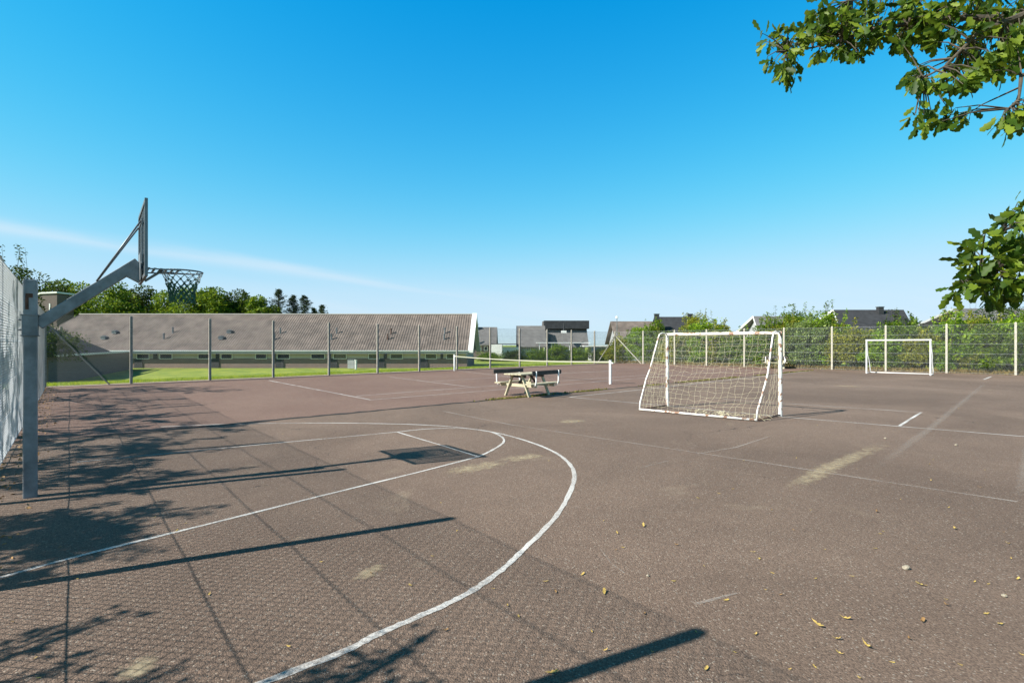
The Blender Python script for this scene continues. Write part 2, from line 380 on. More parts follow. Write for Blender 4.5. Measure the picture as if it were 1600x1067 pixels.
# ground sheet to the horizon
xs = sorted(set([-3000,-1500,-700,-350,-200,-150] + [x for x in range(-120, 121, 3)] + [150,200,350,700,1500,3000]))
ys = sorted(set([-3000,-1000,-300,-120,-60] + [y for y in range(-40, 151, 3)] + [180,240,350,700,1500,3000]))
vv = [(x, y, ground_z(x, y)-.02) for y in ys for x in xs]; nx = len(xs)
ff = [(j*nx+i, j*nx+i+1, (j+1)*nx+i+1, (j+1)*nx+i) for j in range(len(ys)-1) for i in range(nx-1)]
g = MB(); g.v = vv; g.f = ff; tag(g.build('ground', m_grass, smooth=True), 'green mown lawn around the sports court', None, None, 'structure')
del_cat = None

# court slabs (seam between basketball part and tennis part)
seam0 = G(60, 690); seam1 = G(985, 605); sd = (seam1-seam0).normalized()
def isect(p, d, q, e):                      # line p+d t with q+e s, in plan
    det = d.x*(-e.y) + e.x*d.y; r = q-p
    tt = (r.x*(-e.y) + e.x*r.y)/det; return p + d*tt
sA = isect(seam0, sd, L, dirA); sC = isect(seam0, sd, RR, dirC)
def sheet(name, pts, z, m, kind='structure', th=.0):
    b = MB(); b.quadface([(p.x, p.y, z) for p in pts]); o = b.build(name, m); o['kind'] = kind; return o
sheet('court', [N + dirA*-.3, S, sC, sA], 0, m_asph)['label'] = 'grey brown asphalt of the basketball and football court'
sheet('tennis_court', [sA, sC, RR, L], 0, m_tenn)['label'] = 'reddish brown asphalt of the tennis court'
# gravel edge outside the back fence and along the right fence, leaf litter outside the left one
b = MB()
def strip(b, p, q, wl, wr, z, n=1):
    d = (q-p).normalized(); s = V(-d.y, d.x, 0)
    b.quadface([(p-s*wr)+V(0,0,z), (q-s*wr)+V(0,0,z), (q+s*wl)+V(0,0,z), (p+s*wl)+V(0,0,z)])
strip(b, L, RR, .45, .12, .004); o = b.build('gravel_edge', m_edge); tag(o, kind='structure')
b = MB(); strip(b, RR, S, 7.5, -.02, -.006); tag(b.build('soil_strip', m_litter), kind='structure')
b = MB(); strip(b, N, L, 9, -.0, -.006); tag(b.build('leaf_litter_ground', m_litter), kind='structure')

# ---------------------------------------------------------------- court lines
random.seed(4)
def ribbon(b, pts, wd, z=.004, wob=.006):
    pts = [Vector(p) for p in pts]; fine = []
    for i in range(len(pts)-1):
        L_ = (pts[i+1]-pts[i]).length; k = max(1, int(L_/.35))
        for j in range(k): fine.append(pts[i].lerp(pts[i+1], j/k))
    fine.append(pts[-1]); v0 = len(b.v)
    for i, p in enumerate(fine):
        t = (fine[min(i+1, len(fine)-1)] - fine[max(i-1, 0)]).normalized(); s = V(-t.y, t.x, 0)
        a = wd/2 + random.uniform(-wob, wob); c = wd/2 + random.uniform(-wob, wob)
        b.v.append(tuple(p+s*a+V(0,0,z))); b.v.append(tuple(p-s*c+V(0,0,z)))
    for i in range(len(fine)-1): b.f.append((v0+2*i, v0+2*i+1, v0+2*i+3, v0+2*i+2))
def curve(px, k=6):                         # smooth a polyline of ground points
    p = [G(*q) for q in px]; o = []
    for i in range(len(p)-1):
        p0, p1, p2, p3 = p[max(i-1,0)], p[i], p[i+1], p[min(i+2,len(p)-1)]
        for j in range(k):
            t = j/k; o.append(.5*((2*p1)+(p2-p0)*t+(2*p0-5*p1+4*p2-p3)*t*t+(3*p1-p0-3*p2+p3)*t**3))
    return o+[p[-1]]
arc = [(300,1112),(412,1066),(538,1018),(584,994),(634,972),(685,950),(727,929),(760,908),(794,882),(827,850),(860,817),(881,788),(895,758),(896,735),(881,716),(852,699.5),(810,685),(768,675),(710,667.2),(651,663.5),(567,661.4),(504,661),(430,661.4),(359,662.5),(250,667)]
bl = MB(); ribbon(bl, curve(arc), .052, wob=.006)
o = bl.build('three_point_line', m_line); tag(o, 'thick white three-point arc', kind='structure')
bl = MB()
ribbon(bl, [G(0,903),G(79,880.5),G(149,862),G(245,838.5),G(385,804),G(500,775),G(651,738.5),G(747.6,713.5)], .042)
ribbon(bl, curve([(747.6,713.5),(766,705),(783,694.5),(787.5,687),(777,678.6),(756,672.6),(718,669.3),(668,670.2),(626,674.4)]), .042, z=.0045)
ribbon(bl, [G(626,674.4),G(567,680),G(431,692.4),G(298,705),G(120,722)], .036)
ribbon(bl, [G(620,675),G(747.6,713.5)], .036, z=.005)
tag(bl.build('key_lines', m_line), kind='structure')
bl = MB()
for seg, wd in (([(420,594.4),(579.3,624.8)],.06),([(579.3,624.8),(680,616.8),(1000,591),(1180,577.5)],.05),([(557,618.8),(680,609.4),(780,602),(1000,586.5),(1150,576)],.05),
                ([(609,589),(742,605.5)],.05),([(675,595.8),(800,588.4),(1000,577)],.045),([(716,579.5),(776,586.4),(860,597)],.045),([(520,586),(690,576.6),(930,566.6)],.04),([(865,583.4),(960,579.2)],.05)):
    ribbon(bl, [G(*q) for q in seg], wd, z=.0042)
tag(bl.build('tennis_lines', m_line), kind='structure')
bl = MB()
for seg, wd in (([(890,620.4),(1045,634.3),(1219,651),(1405,666.2),(1600,682),(1680,688.5)],.05),([(890,620.4),(1000,609),(1200,587),(1340,571)],.05),
                ([(1130,623.6),(1240,631.2),(1439,644.3)],.035),([(1405,665.4),(1439.6,644.3)],.055),([(1537,593),(1549,588.2)],.09)):
    ribbon(bl, [G(*q) for q in seg], wd, z=.0043)
tag(bl.build('pitch_lines', m_line), kind='structure')
bl = MB()
for seg, wd in (([(690,642),(800,664),(926,683),(1040,700),(1200,724),(1345,747),(1470,766),(1590,784)],.045),([(1240,600),(1380,606),(1544,613)],.06)):
    ribbon(bl, [G(*q) for q in seg], wd, z=.0041)
ribbon(bl, [G(1090,709),G(1150,699),G(1205,681)], .03, z=.0041); ribbon(bl, [G(1000,731),G(1045,720)], .02, z=.0041)
ribbon(bl, [G(1085,944),G(1110,938),G(1152,927)], .022, z=.0041); ribbon(bl, [G(938,858),G(955,880),G(975,895)], .008, z=.0041, wob=.001)
tag(bl.build('faded_lines', m_faint), kind='structure')
patches('worn_line_traces', [([(1550,590),(1455,668),(1340,752)],.11),([(1590,790),(1601,730),(1612,660)],.08)], softpatch('very_faded_paint', (.42,.37,.32), .42, 12), .0046)
patches('sandy_patches', [([(1222,770),(1262,749),(1300,728),(1340,712),(1400,686)],.20),([(690,740),(740,731),(800,720)],.28),([(775,721),(855,710)],.22),([(870,661),(915,656)],.3),([(555,910),(598,880)],.10),([(170,1060),(255,1028)],.14),([(1300,602.5),(1350,604.6)],.5)], softpatch('yellow_dust', (.50,.41,.26), .8), .0048)
# the seam
bl = MB(); pts = [sA.lerp(sC, i/160) for i in range(161)]
for p in pts: p += nB*random.uniform(-.02, .02)
ribbon(bl, pts[:75], .19, z=.0044, wob=.05); ribbon(bl, pts[74:], .11, z=.0044, wob=.04)
tag(bl.build('court_seam', m_crack), kind='structure')

# ---------------------------------------------------------------- scatter helpers
rng = np.random.default_rng(7)
def rand_rot(n, tilt=None):
    q = rng.normal(size=(n, 4)); q /= np.linalg.norm(q, axis=1)[:, None]; w_, x, y, z = q.T
    m = np.empty((n, 3, 3))
    m[:,0,0]=1-2*(y*y+z*z); m[:,0,1]=2*(x*y-z*w_); m[:,0,2]=2*(x*z+y*w_)
    m[:,1,0]=2*(x*y+z*w_); m[:,1,1]=1-2*(x*x+z*z); m[:,1,2]=2*(y*z-x*w_)
    m[:,2,0]=2*(x*z-y*w_); m[:,2,1]=2*(y*z+x*w_); m[:,2,2]=1-2*(x*x+y*y)
    return m
def dir_rot(d):                             # local x along d, random roll
    n = len(d); d = d/np.linalg.norm(d, axis=1)[:, None]; a = rng.normal(size=(n, 3))
    y = np.cross(d, a); y /= np.linalg.norm(y, axis=1)[:, None]; z = np.cross(d, y)
    return np.stack([d, y, z], axis=2)
LEAF_V = np.array([(0,0,0),(.45,-.28,.04),(1,0,0),(.45,.28,.04)]); LEAF_F = np.array([(0,1,2),(0,2,3)])
OAK_V = np.array([(0,0,0),(.18,.03,0),(.30,.17,.03),(.42,.12,.02),(.58,.27,.04),(.70,.17,.03),(.86,.22,.02),(1,.0,-.04),
                  (.86,-.22,.02),(.70,-.17,.03),(.58,-.27,.04),(.42,-.12,.02),(.30,-.17,.03),(.18,-.03,0),
                  (.36,0,0),(.64,0,0)])
OAK_V = OAK_V*np.array((1,.78,1))
OAK_F = np.array([(0,1,14),(1,2,14),(2,3,14),(3,4,15),(14,3,15),(4,5,15),(5,6,15),(6,7,15),(0,14,13),(13,14,12),(12,14,11),(14,15,11),(11,15,10),(10,15,9),(9,15,8),(8,15,7)])
BLADE_V = np.array([(0,-.04,0),(0,.04,0),(1,0,.0)]); BLADE_F = np.array([(0,1,2)])
def scatter(pos, rot, size, TV=LEAF_V, TF=LEAF_F):
    n = len(pos); k = len(TV); size = np.broadcast_to(size, (n,))
    v = np.einsum('nij,kj->nki', rot, TV)*size[:, None, None] + pos[:, None, :]
    f = TF[None] + (np.arange(n)*k)[:, None, None]
    return v.reshape(-1, 3), f.reshape(-1, TF.shape[1])
def blob_pts(centres, radii, n, shell=.55, gap=.0):
    centres = np.array(centres, float); radii = np.array(radii, float)
    if radii.ndim == 1: radii = np.repeat(radii[:, None], 3, axis=1)
    wt = radii.prod(axis=1)**(2/3); idx = rng.choice(len(centres), n, p=wt/wt.sum())
    d = rng.normal(size=(n, 3)); d /= np.linalg.norm(d, axis=1)[:, None]
    r = shell + (1.08-shell)*rng.random(n)**.7
    return centres[idx] + d*radii[idx]*r[:, None], d

def plant(name, loc, label, cat, group, clusters, leaf, n, mleaf, trunk_h=None, trunk_r=.12, sub=3, needle=False, shoots=0, flower=0, parts=('trunk','crown')):
    """clusters: list of (x,y,z,rx,ry,rz) relative to loc; each is broken up into smaller clumps"""
    root = thing(name, loc, label, cat, group)
    cs, rs = [], []
    for c in clusters:
        c = np.array(c, float); k = max(3, int(sub*6))
        for _ in range(k):
            d = rng.normal(size=3); d /= np.linalg.norm(d); q = c[:3] + d*c[3:]*rng.uniform(.35, .85)
            cs.append(q); rs.append(c[3:]*rng.uniform(.22, .48)*np.array((1, 1, .8)))
    tb = MB(); base = Vector((0, 0, -.1)); tops = [Vector(c[:3]) for c in clusters]
    lowest = min(c[2]-c[5] for c in clusters); th = trunk_h if trunk_h is not None else max(.3, lowest+.3)
    mid = V(0, 0, th)
    top = V(sum(t.x for t in tops)/len(tops)*.6, sum(t.y for t in tops)/len(tops)*.6, max(th+.2, max(t.z for t in tops)*.85))
    tb.tube([base, mid*.5+V(.03*th,0,0), mid, top], [trunk_r*1.25, trunk_r, trunk_r*.85, trunk_r*.25], 8)
    for i, c in enumerate(cs):
        if i % 2 == 0:
            st = mid.lerp(top, random.uniform(0, .8)); e_ = Vector(c)
            m_ = st.lerp(e_, .5)+V(0, 0, -.08*(e_-st).length)
            tb.tube([st, m_, e_], [trunk_r*.35, trunk_r*.2, trunk_r*.06], 5)
    for _ in range(shoots):
        c = cs[rng.integers(len(cs))]; st = Vector(c); zt = max(q[2]+q[5] for q in clusters)
        e_ = V(c[0]+rng.uniform(-.4,.4), c[1]+rng.uniform(-.4,.4), zt+rng.uniform(.05, .5))
        tb.tube([st, st.lerp(e_, .5), e_], [.02, .014, .006], 4)
        for q in range(7):
            p = st.lerp(e_, .45+.55*q/6); cs.append(np.array(p)); rs.append(np.array((.07,.07,.07)))
    o = tb.build(parts[0], m_bark); me = o.data; o.parent = root
    pos, nd = blob_pts(cs, rs, n)
    dr = nd*.8 + rng.normal(size=(n, 3))*.6 + np.array((0, 0, -.25))
    v, f = scatter(pos, dir_rot(dr), leaf*rng.uniform(.6, 1.25, n))
    o = np_mesh(parts[1], v, f, mleaf); o.parent = root
    if flower:
        pos, nd = blob_pts(cs, rs, flower, shell=1.0); v, f = scatter(pos, rand_rot(flower), leaf*.8)
        o = np_mesh('blossom', v, f, m_flower); o.parent = root
    return root

# ---------------------------------------------------------------- chain-link fences
FH = 2.95
def chain_mesh(p, q, h, cell=.056, r=.0017, z0=.03, lean=0):
    """two layers of slanting wires between p and q, woven at each bay"""
    Lx = (q-p).length; d = (q-p)/Lx; nrm = V(-d.y, d.x, 0); step = cell*math.sqrt(2)
    A, B = [], []
    H = h - z0; k0 = -int(H/step)-1; k1 = int(Lx/step)+1
    for k in range(k0, k1+1):
        s0 = k*step
        a, b_ = max(0, s0), min(Lx, s0+H)           # rising
        if b_-a > .02: A.append((a, z0+a-s0, b_, z0+b_-s0, 1))
        s1 = s0 + H                                  # falling
        a, b_ = max(0, s0), min(Lx, s1)
        if b_-a > .02: A.append((a, z0+s1-a, b_, z0+s1-b_, -1))
    A = np.array(A); n = len(A)
    P0 = np.array(p)[None] + A[:, 0:1]*np.array(d)[None]; P1 = np.array(p)[None] + A[:, 2:3]*np.array(d)[None]
    P0[:, 2] = A[:, 1]; P1[:, 2] = A[:, 3]
    off = np.array(nrm)[None]*(A[:, 4:5]*r*1.1); P0 += off; P1 += off
    ax = (P1-P0); ax /= np.linalg.norm(ax, axis=1)[:, None]; e1 = np.broadcast_to(np.array(nrm), ax.shape); e2 = np.cross(ax, e1)
    vs = []
    for an in (0, 2*math.pi/3, 4*math.pi/3):
        o_ = (e1*math.cos(an)+e2*math.sin(an))*r; vs += [P0+o_, P1+o_]
    v = np.stack(vs, axis=1).reshape(-1, 3)
    T = np.array([(0,1,3,2),(2,3,5,4),(4,5,1,0)]); f = (T[None] + (np.arange(n)*6)[:, None, None]).reshape(-1, 4)
    return v, f
def fence(label, p, q, posts, inner, m_post, m_w, wr=.0035, pw=.09, cell=.056, r=.0017, braces=(), sag=.012, h=FH):
    """posts: distances along p->q. inner: which side the mesh is on"""
    d = (q-p).normalized(); nrm = V(-d.y, d.x, 0)*inner
    root = thing('chain_link_fence', p, label, 'fence')
    ang = math.atan2(d.y, d.x); rm = Matrix.Rotation(ang, 3, 'Z')
    for s in posts:
        c = p + d*s; b = MB(); b.box((c.x, c.y, h/2-.15), (pw, pw, h+.3), rm)
        # chamfered cap
        k = len(b.v); hw = pw/2
        ring = [rm @ V(x*hw, y*hw, 0) for x, y in ((-1,-1),(1,-1),(1,1),(-1,1))]; r2 = [rm @ V(x*hw*.35, y*hw*.35, .04) for x, y in ((-1,-1),(1,-1),(1,1),(-1,1))]
        for x in ring+r2: b.v.append((c.x+x.x, c.y+x.y, h+x.z+.001))
        for i in range(4): j = (i+1) % 4; b.f.append((k+i, k+j, k+4+j, k+4+i))
        b.f.append((k+4, k+5, k+6, k+7)); b.build('post', m_post, root)
    off = nrm*(pw/2+.006)
    ends = [min(posts), max(posts)]
    v, f = chain_mesh(p+d*ends[0]+off, p+d*ends[1]+off, h-.05, cell, r)
    # slight belly of the mesh between posts
    s = (v - np.array(p)) @ np.array(d); ps = np.array(sorted(posts)); i = np.clip(np.searchsorted(ps, s)-1, 0, len(ps)-2)
    t = np.clip((s-ps[i])/(ps[i+1]-ps[i]), 0, 1); z = v[:, 2]/h
    np_mesh('wire_mesh', v, f, m_w, root)
    b = MB(); sp = sorted(posts)
    for zz in (.05, .6, 1.18, 1.77, 2.35, h-.03):
        pts = []
        for i in range(len(sp)-1):
            for j in range(6):
                t = j/6; s_ = sp[i]+(sp[i+1]-sp[i])*t; sg = sag*random.uniform(.5, 1.5) if j == 0 else sg
                pts.append(p+d*s_+off*.98+V(0, 0, zz-4*sg*t*(1-t)))
        pts.append(p+d*sp[-1]+off*.98+V(0, 0, zz)); b.tube(pts, wr, 5)
    b.build('tension_wire', m_w, root)
    for s0, s1, z0 in braces:
        b = MB(); b.beam(p+d*s0+V(0,0,z0)-nrm*.0, p+d*s1+V(0,0,-.05), .055, .055); b.build('brace', m_post, root)
    return root
lenA = (L-N).length; s_first = (V(-2.2, 1.45, 0)-N).dot(dirA)
postsA = [s_first + 2.62*k for k in range(-1, 20) if s_first+2.62*k < lenA-.8]
fence('chain-link fence close by on the left, seen edge-on and shimmering pale behind the basketball hoop', N, L, postsA, -1, m_conc, mat('bright_fence_wire', (.62,.66,.69), .5, .25), wr=.004, r=.0025, pw=.085)
# back fence: posts from the photo's spacing
lenB = (RR-L).length
def on_line(px, p, d):                       # distance along p+d s that is seen at pixel column px
    k = (px-800)/F; return (k*p.y-p.x)/(d.x-k*d.y)
postsB = [0.0] + [on_line(x, L, dirB) for x in (205,328,427,514,590,655,714,766,812,855,893,929)] + [lenB]
fence('chain-link fence with dark posts between the tennis court and the lawn', L, RR, postsB, -1, m_conc, m_wire_d, wr=.004, r=.003, pw=.10, cell=.060,
      braces=((.0, 2.1, 2.65), (lenB, lenB-2.9, 2.6)))
lenC = (S-RR).length
postsC = [on_line(x, RR, dirC) for x in (1005,1054,1104,1163,1225,1300,1384,1479,1587)] + [lenC]
fence('chain-link fence with pale posts on the right, in front of the overgrown green hedge', RR, S, [0.0]+postsC, -1, m_conc_lt, m_wire, wr=.005, r=.0017, pw=.10, cell=.060, braces=((0.0, 2.9, 2.6),))

# ---------------------------------------------------------------- basketball hoop
pole = V(-5.40, 5.74, 0); bc = V(-4.605, 6.385, 0)
hn = (bc-pole); reach = hn.length; hn.normalize(); hb = V(-hn.y, hn.x, 0)     # hn towards the court, hb along the board
hm = Matrix((hn, hb, V(0,0,1))).transposed()
hoop = thing('basketball_hoop', pole, 'grey steel basketball hoop on a square pole, arm reaching over the court', 'basketball hoop')
b = MB(); pt = pole + V(-.03, 0, 0) * 0
b.box(pole+V(0,0,1.215-.1), (.118, .118, 2.43+.2), hm); b.build('pole', m_galv2, hoop, bevel=.012)
b = MB(); b.box(pole+V(0,0,1.92), (.134, .134, .235), hm); b.box(pole+V(0,0,2.035), (.155, .155, .012), hm); b.box(pole+V(0,0,1.805), (.155,.155,.012), hm)
for z in (1.87, 1.98):
    for sx in (-1, 1): b.tube([pole-hn*.06+hb*.04*sx+V(0,0,z), pole-hn*.095+hb*.04*sx+V(0,0,z)], .011, 6)
b.build('clamp_collar', m_galv2, hoop, bevel=.003)
b = MB(); f0 = pole - hb*.060 - hn*.005
b.box(f0+V(0,0,2.25)+hn*.0, (.06, .012, .045), hm); b.box(f0+V(0,0,2.17)-hn*.018, (.028, .010, .15), hm); b.build('bracket', m_rust, hoop)
a0 = pole+hn*.06+V(0,0,1.93); a1 = bc-hn*.04+V(0,0,2.72)
b = MB(); b.beam(a0, a1, .085, .125); b.box(bc-hn*.030+V(0,0,2.66), (.014, .34, .34), hm); b.build('arm', m_galv2, hoop, bevel=.008)
b = MB(); b.prism([bc-hn*.04+V(0,0,2.64)-hb*.05, bc-hn*.04+V(0,0,2.47)-hb*.05, bc-hn*.20+V(0,0,2.56)-hb*.05], hb*.1); b.build('gusset', m_galv2, hoop)
BW, Z0, Z1 = 1.20, 2.50, 3.40
b = MB(); fz = .03
for z in (Z0+.02, Z1-.02): b.box(bc+V(0,0,z), (fz, BW, .04), hm)
for s_ in (-1, 1): b.box(bc+hb*s_*(BW/2-.02)+V(0,0,(Z0+Z1)/2), (fz, .04, Z1-Z0-.08), hm)
k = int((BW-.08)/.026)
for i in range(1, k): b.box(bc+hb*(-BW/2+.04+i*.026)+V(0,0,(Z0+Z1)/2), (.006, .0085, Z1-Z0-.08), hm)
k = int((Z1-Z0-.08)/.026)
for i in range(1, k): b.box(bc+hn*.0045+V(0,0,Z0+.04+i*.026), (.0025, BW-.08, .0085), hm)
b.build('backboard', m_galv, hoop)
b = MB()
for s_ in (-1, 1): b.box(bc-hn*.022+hb*s_*.28+V(0,0,2.95), (.012, .03, .55), hm)
for z in (2.70, 3.20): b.box(bc-hn*.024+V(0,0,z), (.012, .60, .03), hm)
b.build('board_bracing', m_galv, hoop)
b = MB(); am = a0.lerp(a1, .56)+V(0,0,.085)
for s_ in (-1, 1): b.tube([am+hb*.045*s_, bc-hn*.03+hb*.25*s_+V(0,0,3.20)], .010, 8)
b.build('stay_rod', m_galv, hoop, smooth=True)
RZ = 2.648; rc = bc+hn*.42+V(0,0,RZ); RAD = .225
ringpts = [rc+(hn*math.cos(a)+hb*math.sin(a))*RAD for a in [2*math.pi*i/40 for i in range(40)]]
b = MB(); b.tube(ringpts, .010, 8, close=True); rim = b.build('rim', m_galv, hoop, smooth=True)
b = MB()
for s_ in (-1, 1): b.beam(bc+hn*.015+hb*.23*s_+V(0,0,RZ-.02), rc+hb*.222*s_-hn*.04+V(0,0,-.006), .014, .016)
for i in range(6): t = .05+i*.062; b.beam(bc+hn*t+hb*.225+V(0,0,RZ-.004), bc+hn*t-hb*.225+V(0,0,RZ-.004), .026, .005)
b.box(bc+hn*.020+V(0,0,RZ-.03), (.010, .48, .08), hm)
b.beam(bc+hn*.02+V(0,0,RZ-.15), rc-hn*.23+V(0,0,-.012), .03, .03); b.build('rim_bracket', m_galv, hoop)
# net of knotted cord: pale at the top, green below
NS = 14; rows = 8; b1 = MB(); b2 = MB(); netH = .39
def netp(i, j): 
    a = 2*math.pi*(i+.5*(j % 2))/NS; t = j/rows; rad = RAD*(1-.40*math.sin(min(1, t*1.25)*math.pi/2)) + (.012*math.sin(i*2.3) if j else 0)
    return rc+(hn*math.cos(a)+hb*math.sin(a))*rad+V(0,0,-.012-netH*t-(.012*math.sin(i*1.7+j) if j else 0))
for j in range(rows):
    bb = b1 if j < 3 else b2
    for i in range(NS):
        lo = (i, i-1) if j % 2 == 0 else (i, i+1)
        for q in lo:
            p_, q_ = netp(i, j), netp(q, j+1); m_ = p_.lerp(q_, .5); m_ += (m_-V(rc.x, rc.y, m_.z)).normalized()*.006
            bb.tube([p_, m_, q_], .0042 if j < 3 else .0065, 5)
        if j >= 2: b2.tube([netp(i, j)+V(0,0,.014), netp(i, j), netp(i, j)-V(0,0,.014)], [.004,.016,.004], 6)
n1 = b1.build('net', m_cordw, hoop); n1['label'] = 'pale upper cords of the net'
n2 = b2.build('net', m_cordg, hoop); n2['label'] = 'green knotted lower net'

# ---------------------------------------------------------------- goals
def goal_net(b, pts_fn, nu, nv, r=.0016, mess=0.0, seed=1):
    rd = random.Random(seed); g = {}
    for i in range(nu+1):
        for j in range(nv+1):
            p = Vector(pts_fn(i/nu, j/nv)); 
            if 0 < i < nu and 0 < j < nv: p += V(rd.gauss(0,1), rd.gauss(0,1), rd.gauss(0,1))*mess
            g[i, j] = p
    for i in range(nu+1): b.tube([g[i, j] for j in range(nv+1)], r, 4)
    for j in range(nv+1): b.tube([g[i, j] for i in range(nu+1)], r, 4)
def goal(name, label, pl, pr, back, H, mp, mcord, group, pr_=.042, depth=1.35, topd=.55, net=True, bow=.0, thin=.02, cell=.15, foot_rust=True):
    """pl, pr feet of the front posts; back: unit vector to the net side"""
    root = thing(name, (pl+pr)/2, label, 'goal', group); up = V(0,0,1); W = (pr-pl).normalized(); wl = (pr-pl).length
    def post(p):
        b = MB(); b.tube([p+V(0,0,.0), p+V(0,0,H)], pr_, 14); b.build('post', mp, root, smooth=False)
    post(pl); post(pr)
    b = MB(); b.tube([pl+V(0,0,H-pr_)-W*pr_, pr+V(0,0,H-pr_)+W*pr_], pr_, 14); b.build('crossbar', mp, root)
    def side(p, sgn):
        return [p+V(0,0,H-.03), p+back*topd*.6+V(0,0,H-.005), p+back*topd*.93+V(0,0,H-.04), p+back*(topd+.04)+V(0,0,H-.16),
                p+back*(topd+(depth-topd)*.42)+V(0,0,H*.52)+W*.03*sgn, p+back*(topd+(depth-topd)*.60)+V(0,0,H*.40)+W*bow*sgn, p+back*(depth-.03)+V(0,0,.22), p+back*depth+V(0,0,.02)]
    for p, s_ in ((pl, -1), (pr, 1)):
        b = MB(); b.tube(side(p, s_), thin, 10); b.build('net_support', mp, root, smooth=True)
        b = MB(); b.tube([p+back*pr_+V(0,0,.03), p+back*depth+V(0,0,.03)], thin*.9, 10); b.build('side_ground_bar', m_rust if foot_rust else mp, root, smooth=True)
    b = MB(); b.tube([pl+back*depth+V(0,0,.035), pr+back*depth+V(0,0,.035)], thin*1.25, 10); b.build('rear_ground_bar', mp, root, smooth=True)
    if net:
        b = MB(); nu = int(wl/cell); SL, SR = side(pl, -1), side(pr, 1)
        def along(SD, t):
            # arc-length walk of the support path
            ls = [(SD[i+1]-SD[i]).length for i in range(len(SD)-1)]; tot = sum(ls); s = t*tot
            for i, l in enumerate(ls):
                if s <= l: return SD[i].lerp(SD[i+1], s/l)
                s -= l
            return SD[-1]
        def sheetp(u, v):
            a, c = along(SL, v), along(SR, v); p = a.lerp(c, u); sag = 4*u*(1-u)
            p += V(0,0,-.10*sag*(math.sin(v*math.pi)) ) + back*(.05*math.sin(u*9+v*4)*math.sin(v*math.pi)*.6) + W*(.03*math.sin(v*14+u*5)*math.sin(v*math.pi))
            p.z = max(p.z, .02); return p
        goal_net(b, sheetp, nu, 19, mess=.02)
        for SD, p, s_ in ((SL, pl, -1), (SR, pr, 1)):
            def sidep(u, v, SD=SD, p=p):
                f_ = p+V(0,0,(H-.03)*(1-v)); i_ = along(SD, .22+.78*v) if v > 0 else along(SD, .22); q = f_.lerp(i_, u)
                q.z = max(.02, q.z-.05*math.sin(u*math.pi)*math.sin(v*math.pi)); return q+W*.04*s_*math.sin(u*math.pi)*math.sin(v*math.pi)
            goal_net(b, sidep, 8, 15, mess=.012, seed=5)
        # slack cord lying on the ground near one corner
        rd = random.Random(9)
        for k in range(26):
            c = pl.lerp(pr, rd.uniform(.45, .98))+back*(depth-rd.uniform(.02, .35)); p0 = c; pts = []
            for q in range(5):
                pts.append(p0+V(0,0,rd.uniform(.02, .16))); p0 = p0+V(rd.uniform(-.11,.11), rd.uniform(-.11,.11), 0)
            b.tube(pts, .0035, 4)
        b.build('net', mcord, root)
    return root
gl, gr = V(4.30, 14.17, 0), V(6.42, 12.25, 0); gb = V(-.745, -.667, 0).normalized()
goal('football_goal', 'rusty white football goal with a slack yellowish net, standing in the middle of the court', gl, gr, gb, 2.03, m_worn, m_cord, 'football goals', depth=1.33, topd=.42, bow=.035)
fl = G(1354, 583.2); fr = fl + dirC*3.0
goal('football_goal', 'clean white football goal without a net by the hedge fence in the distance', fl, fr, V(-dirC.y, dirC.x, 0), 2.02, m_white, m_cordw, 'football goals', depth=.95, topd=.12, net=False, foot_rust=False, thin=.022)

# ---------------------------------------------------------------- tennis net
n1_, n2_ = G(953.5, 600), G(710, 579.3); nd_ = (n2_-n1_).normalized()
tn = thing('tennis_net', n1_, 'tennis net with a yellowish white headband stretched between two pale posts', 'tennis net')
for p, hh in ((n1_, 1.02), (n2_, 1.06)):
    b = MB(); b.tube([p, p+V(0,0,hh)], .055, 12); b.tube([p+V(0,0,hh), p+V(0,0,hh+.02)], .062, 12)
    b.box(p+V(.0,0,hh-.10)-nd_*.10, (.16, .05, .05), Matrix.Rotation(math.atan2(nd_.y, nd_.x), 3, 'Z')); o = b.build('post', m_white, tn)
b = MB(); Ln = (n2_-n1_).length; nm = Matrix.Rotation(math.atan2(nd_.y, nd_.x), 3, 'Z')
def nz(t): return 1.0 - .10*4*t*(1-t)
K = 24
for i in range(K):
    t0, t1 = i/K, (i+1)/K; p0 = n1_.lerp(n2_, t0)+V(0,0,nz(t0)-.035); p1 = n1_.lerp(n2_, t1)+V(0,0,nz(t1)-.035)
    b.beam(p0, p1, .012, .055)
b.build('headband', mat('headband_canvas', (.40,.40,.30), .9), tn)
b = MB(); kk = int(Ln/.09)
for i in range(kk+1):
    t = i/kk; p = n1_.lerp(n2_, t); b.tube([p+V(0,0,.05), p+V(0,0,nz(t)-.07)], .0013, 3)
for j in range(10):
    b.tube([n1_.lerp(n2_, i/K)+V(0,0,.05+(nz(i/K)-.12)*j/9) for i in range(K+1)], .0013, 3)
b.build('netting', mat('netting_dark', (.03,.035,.03), .9), tn)

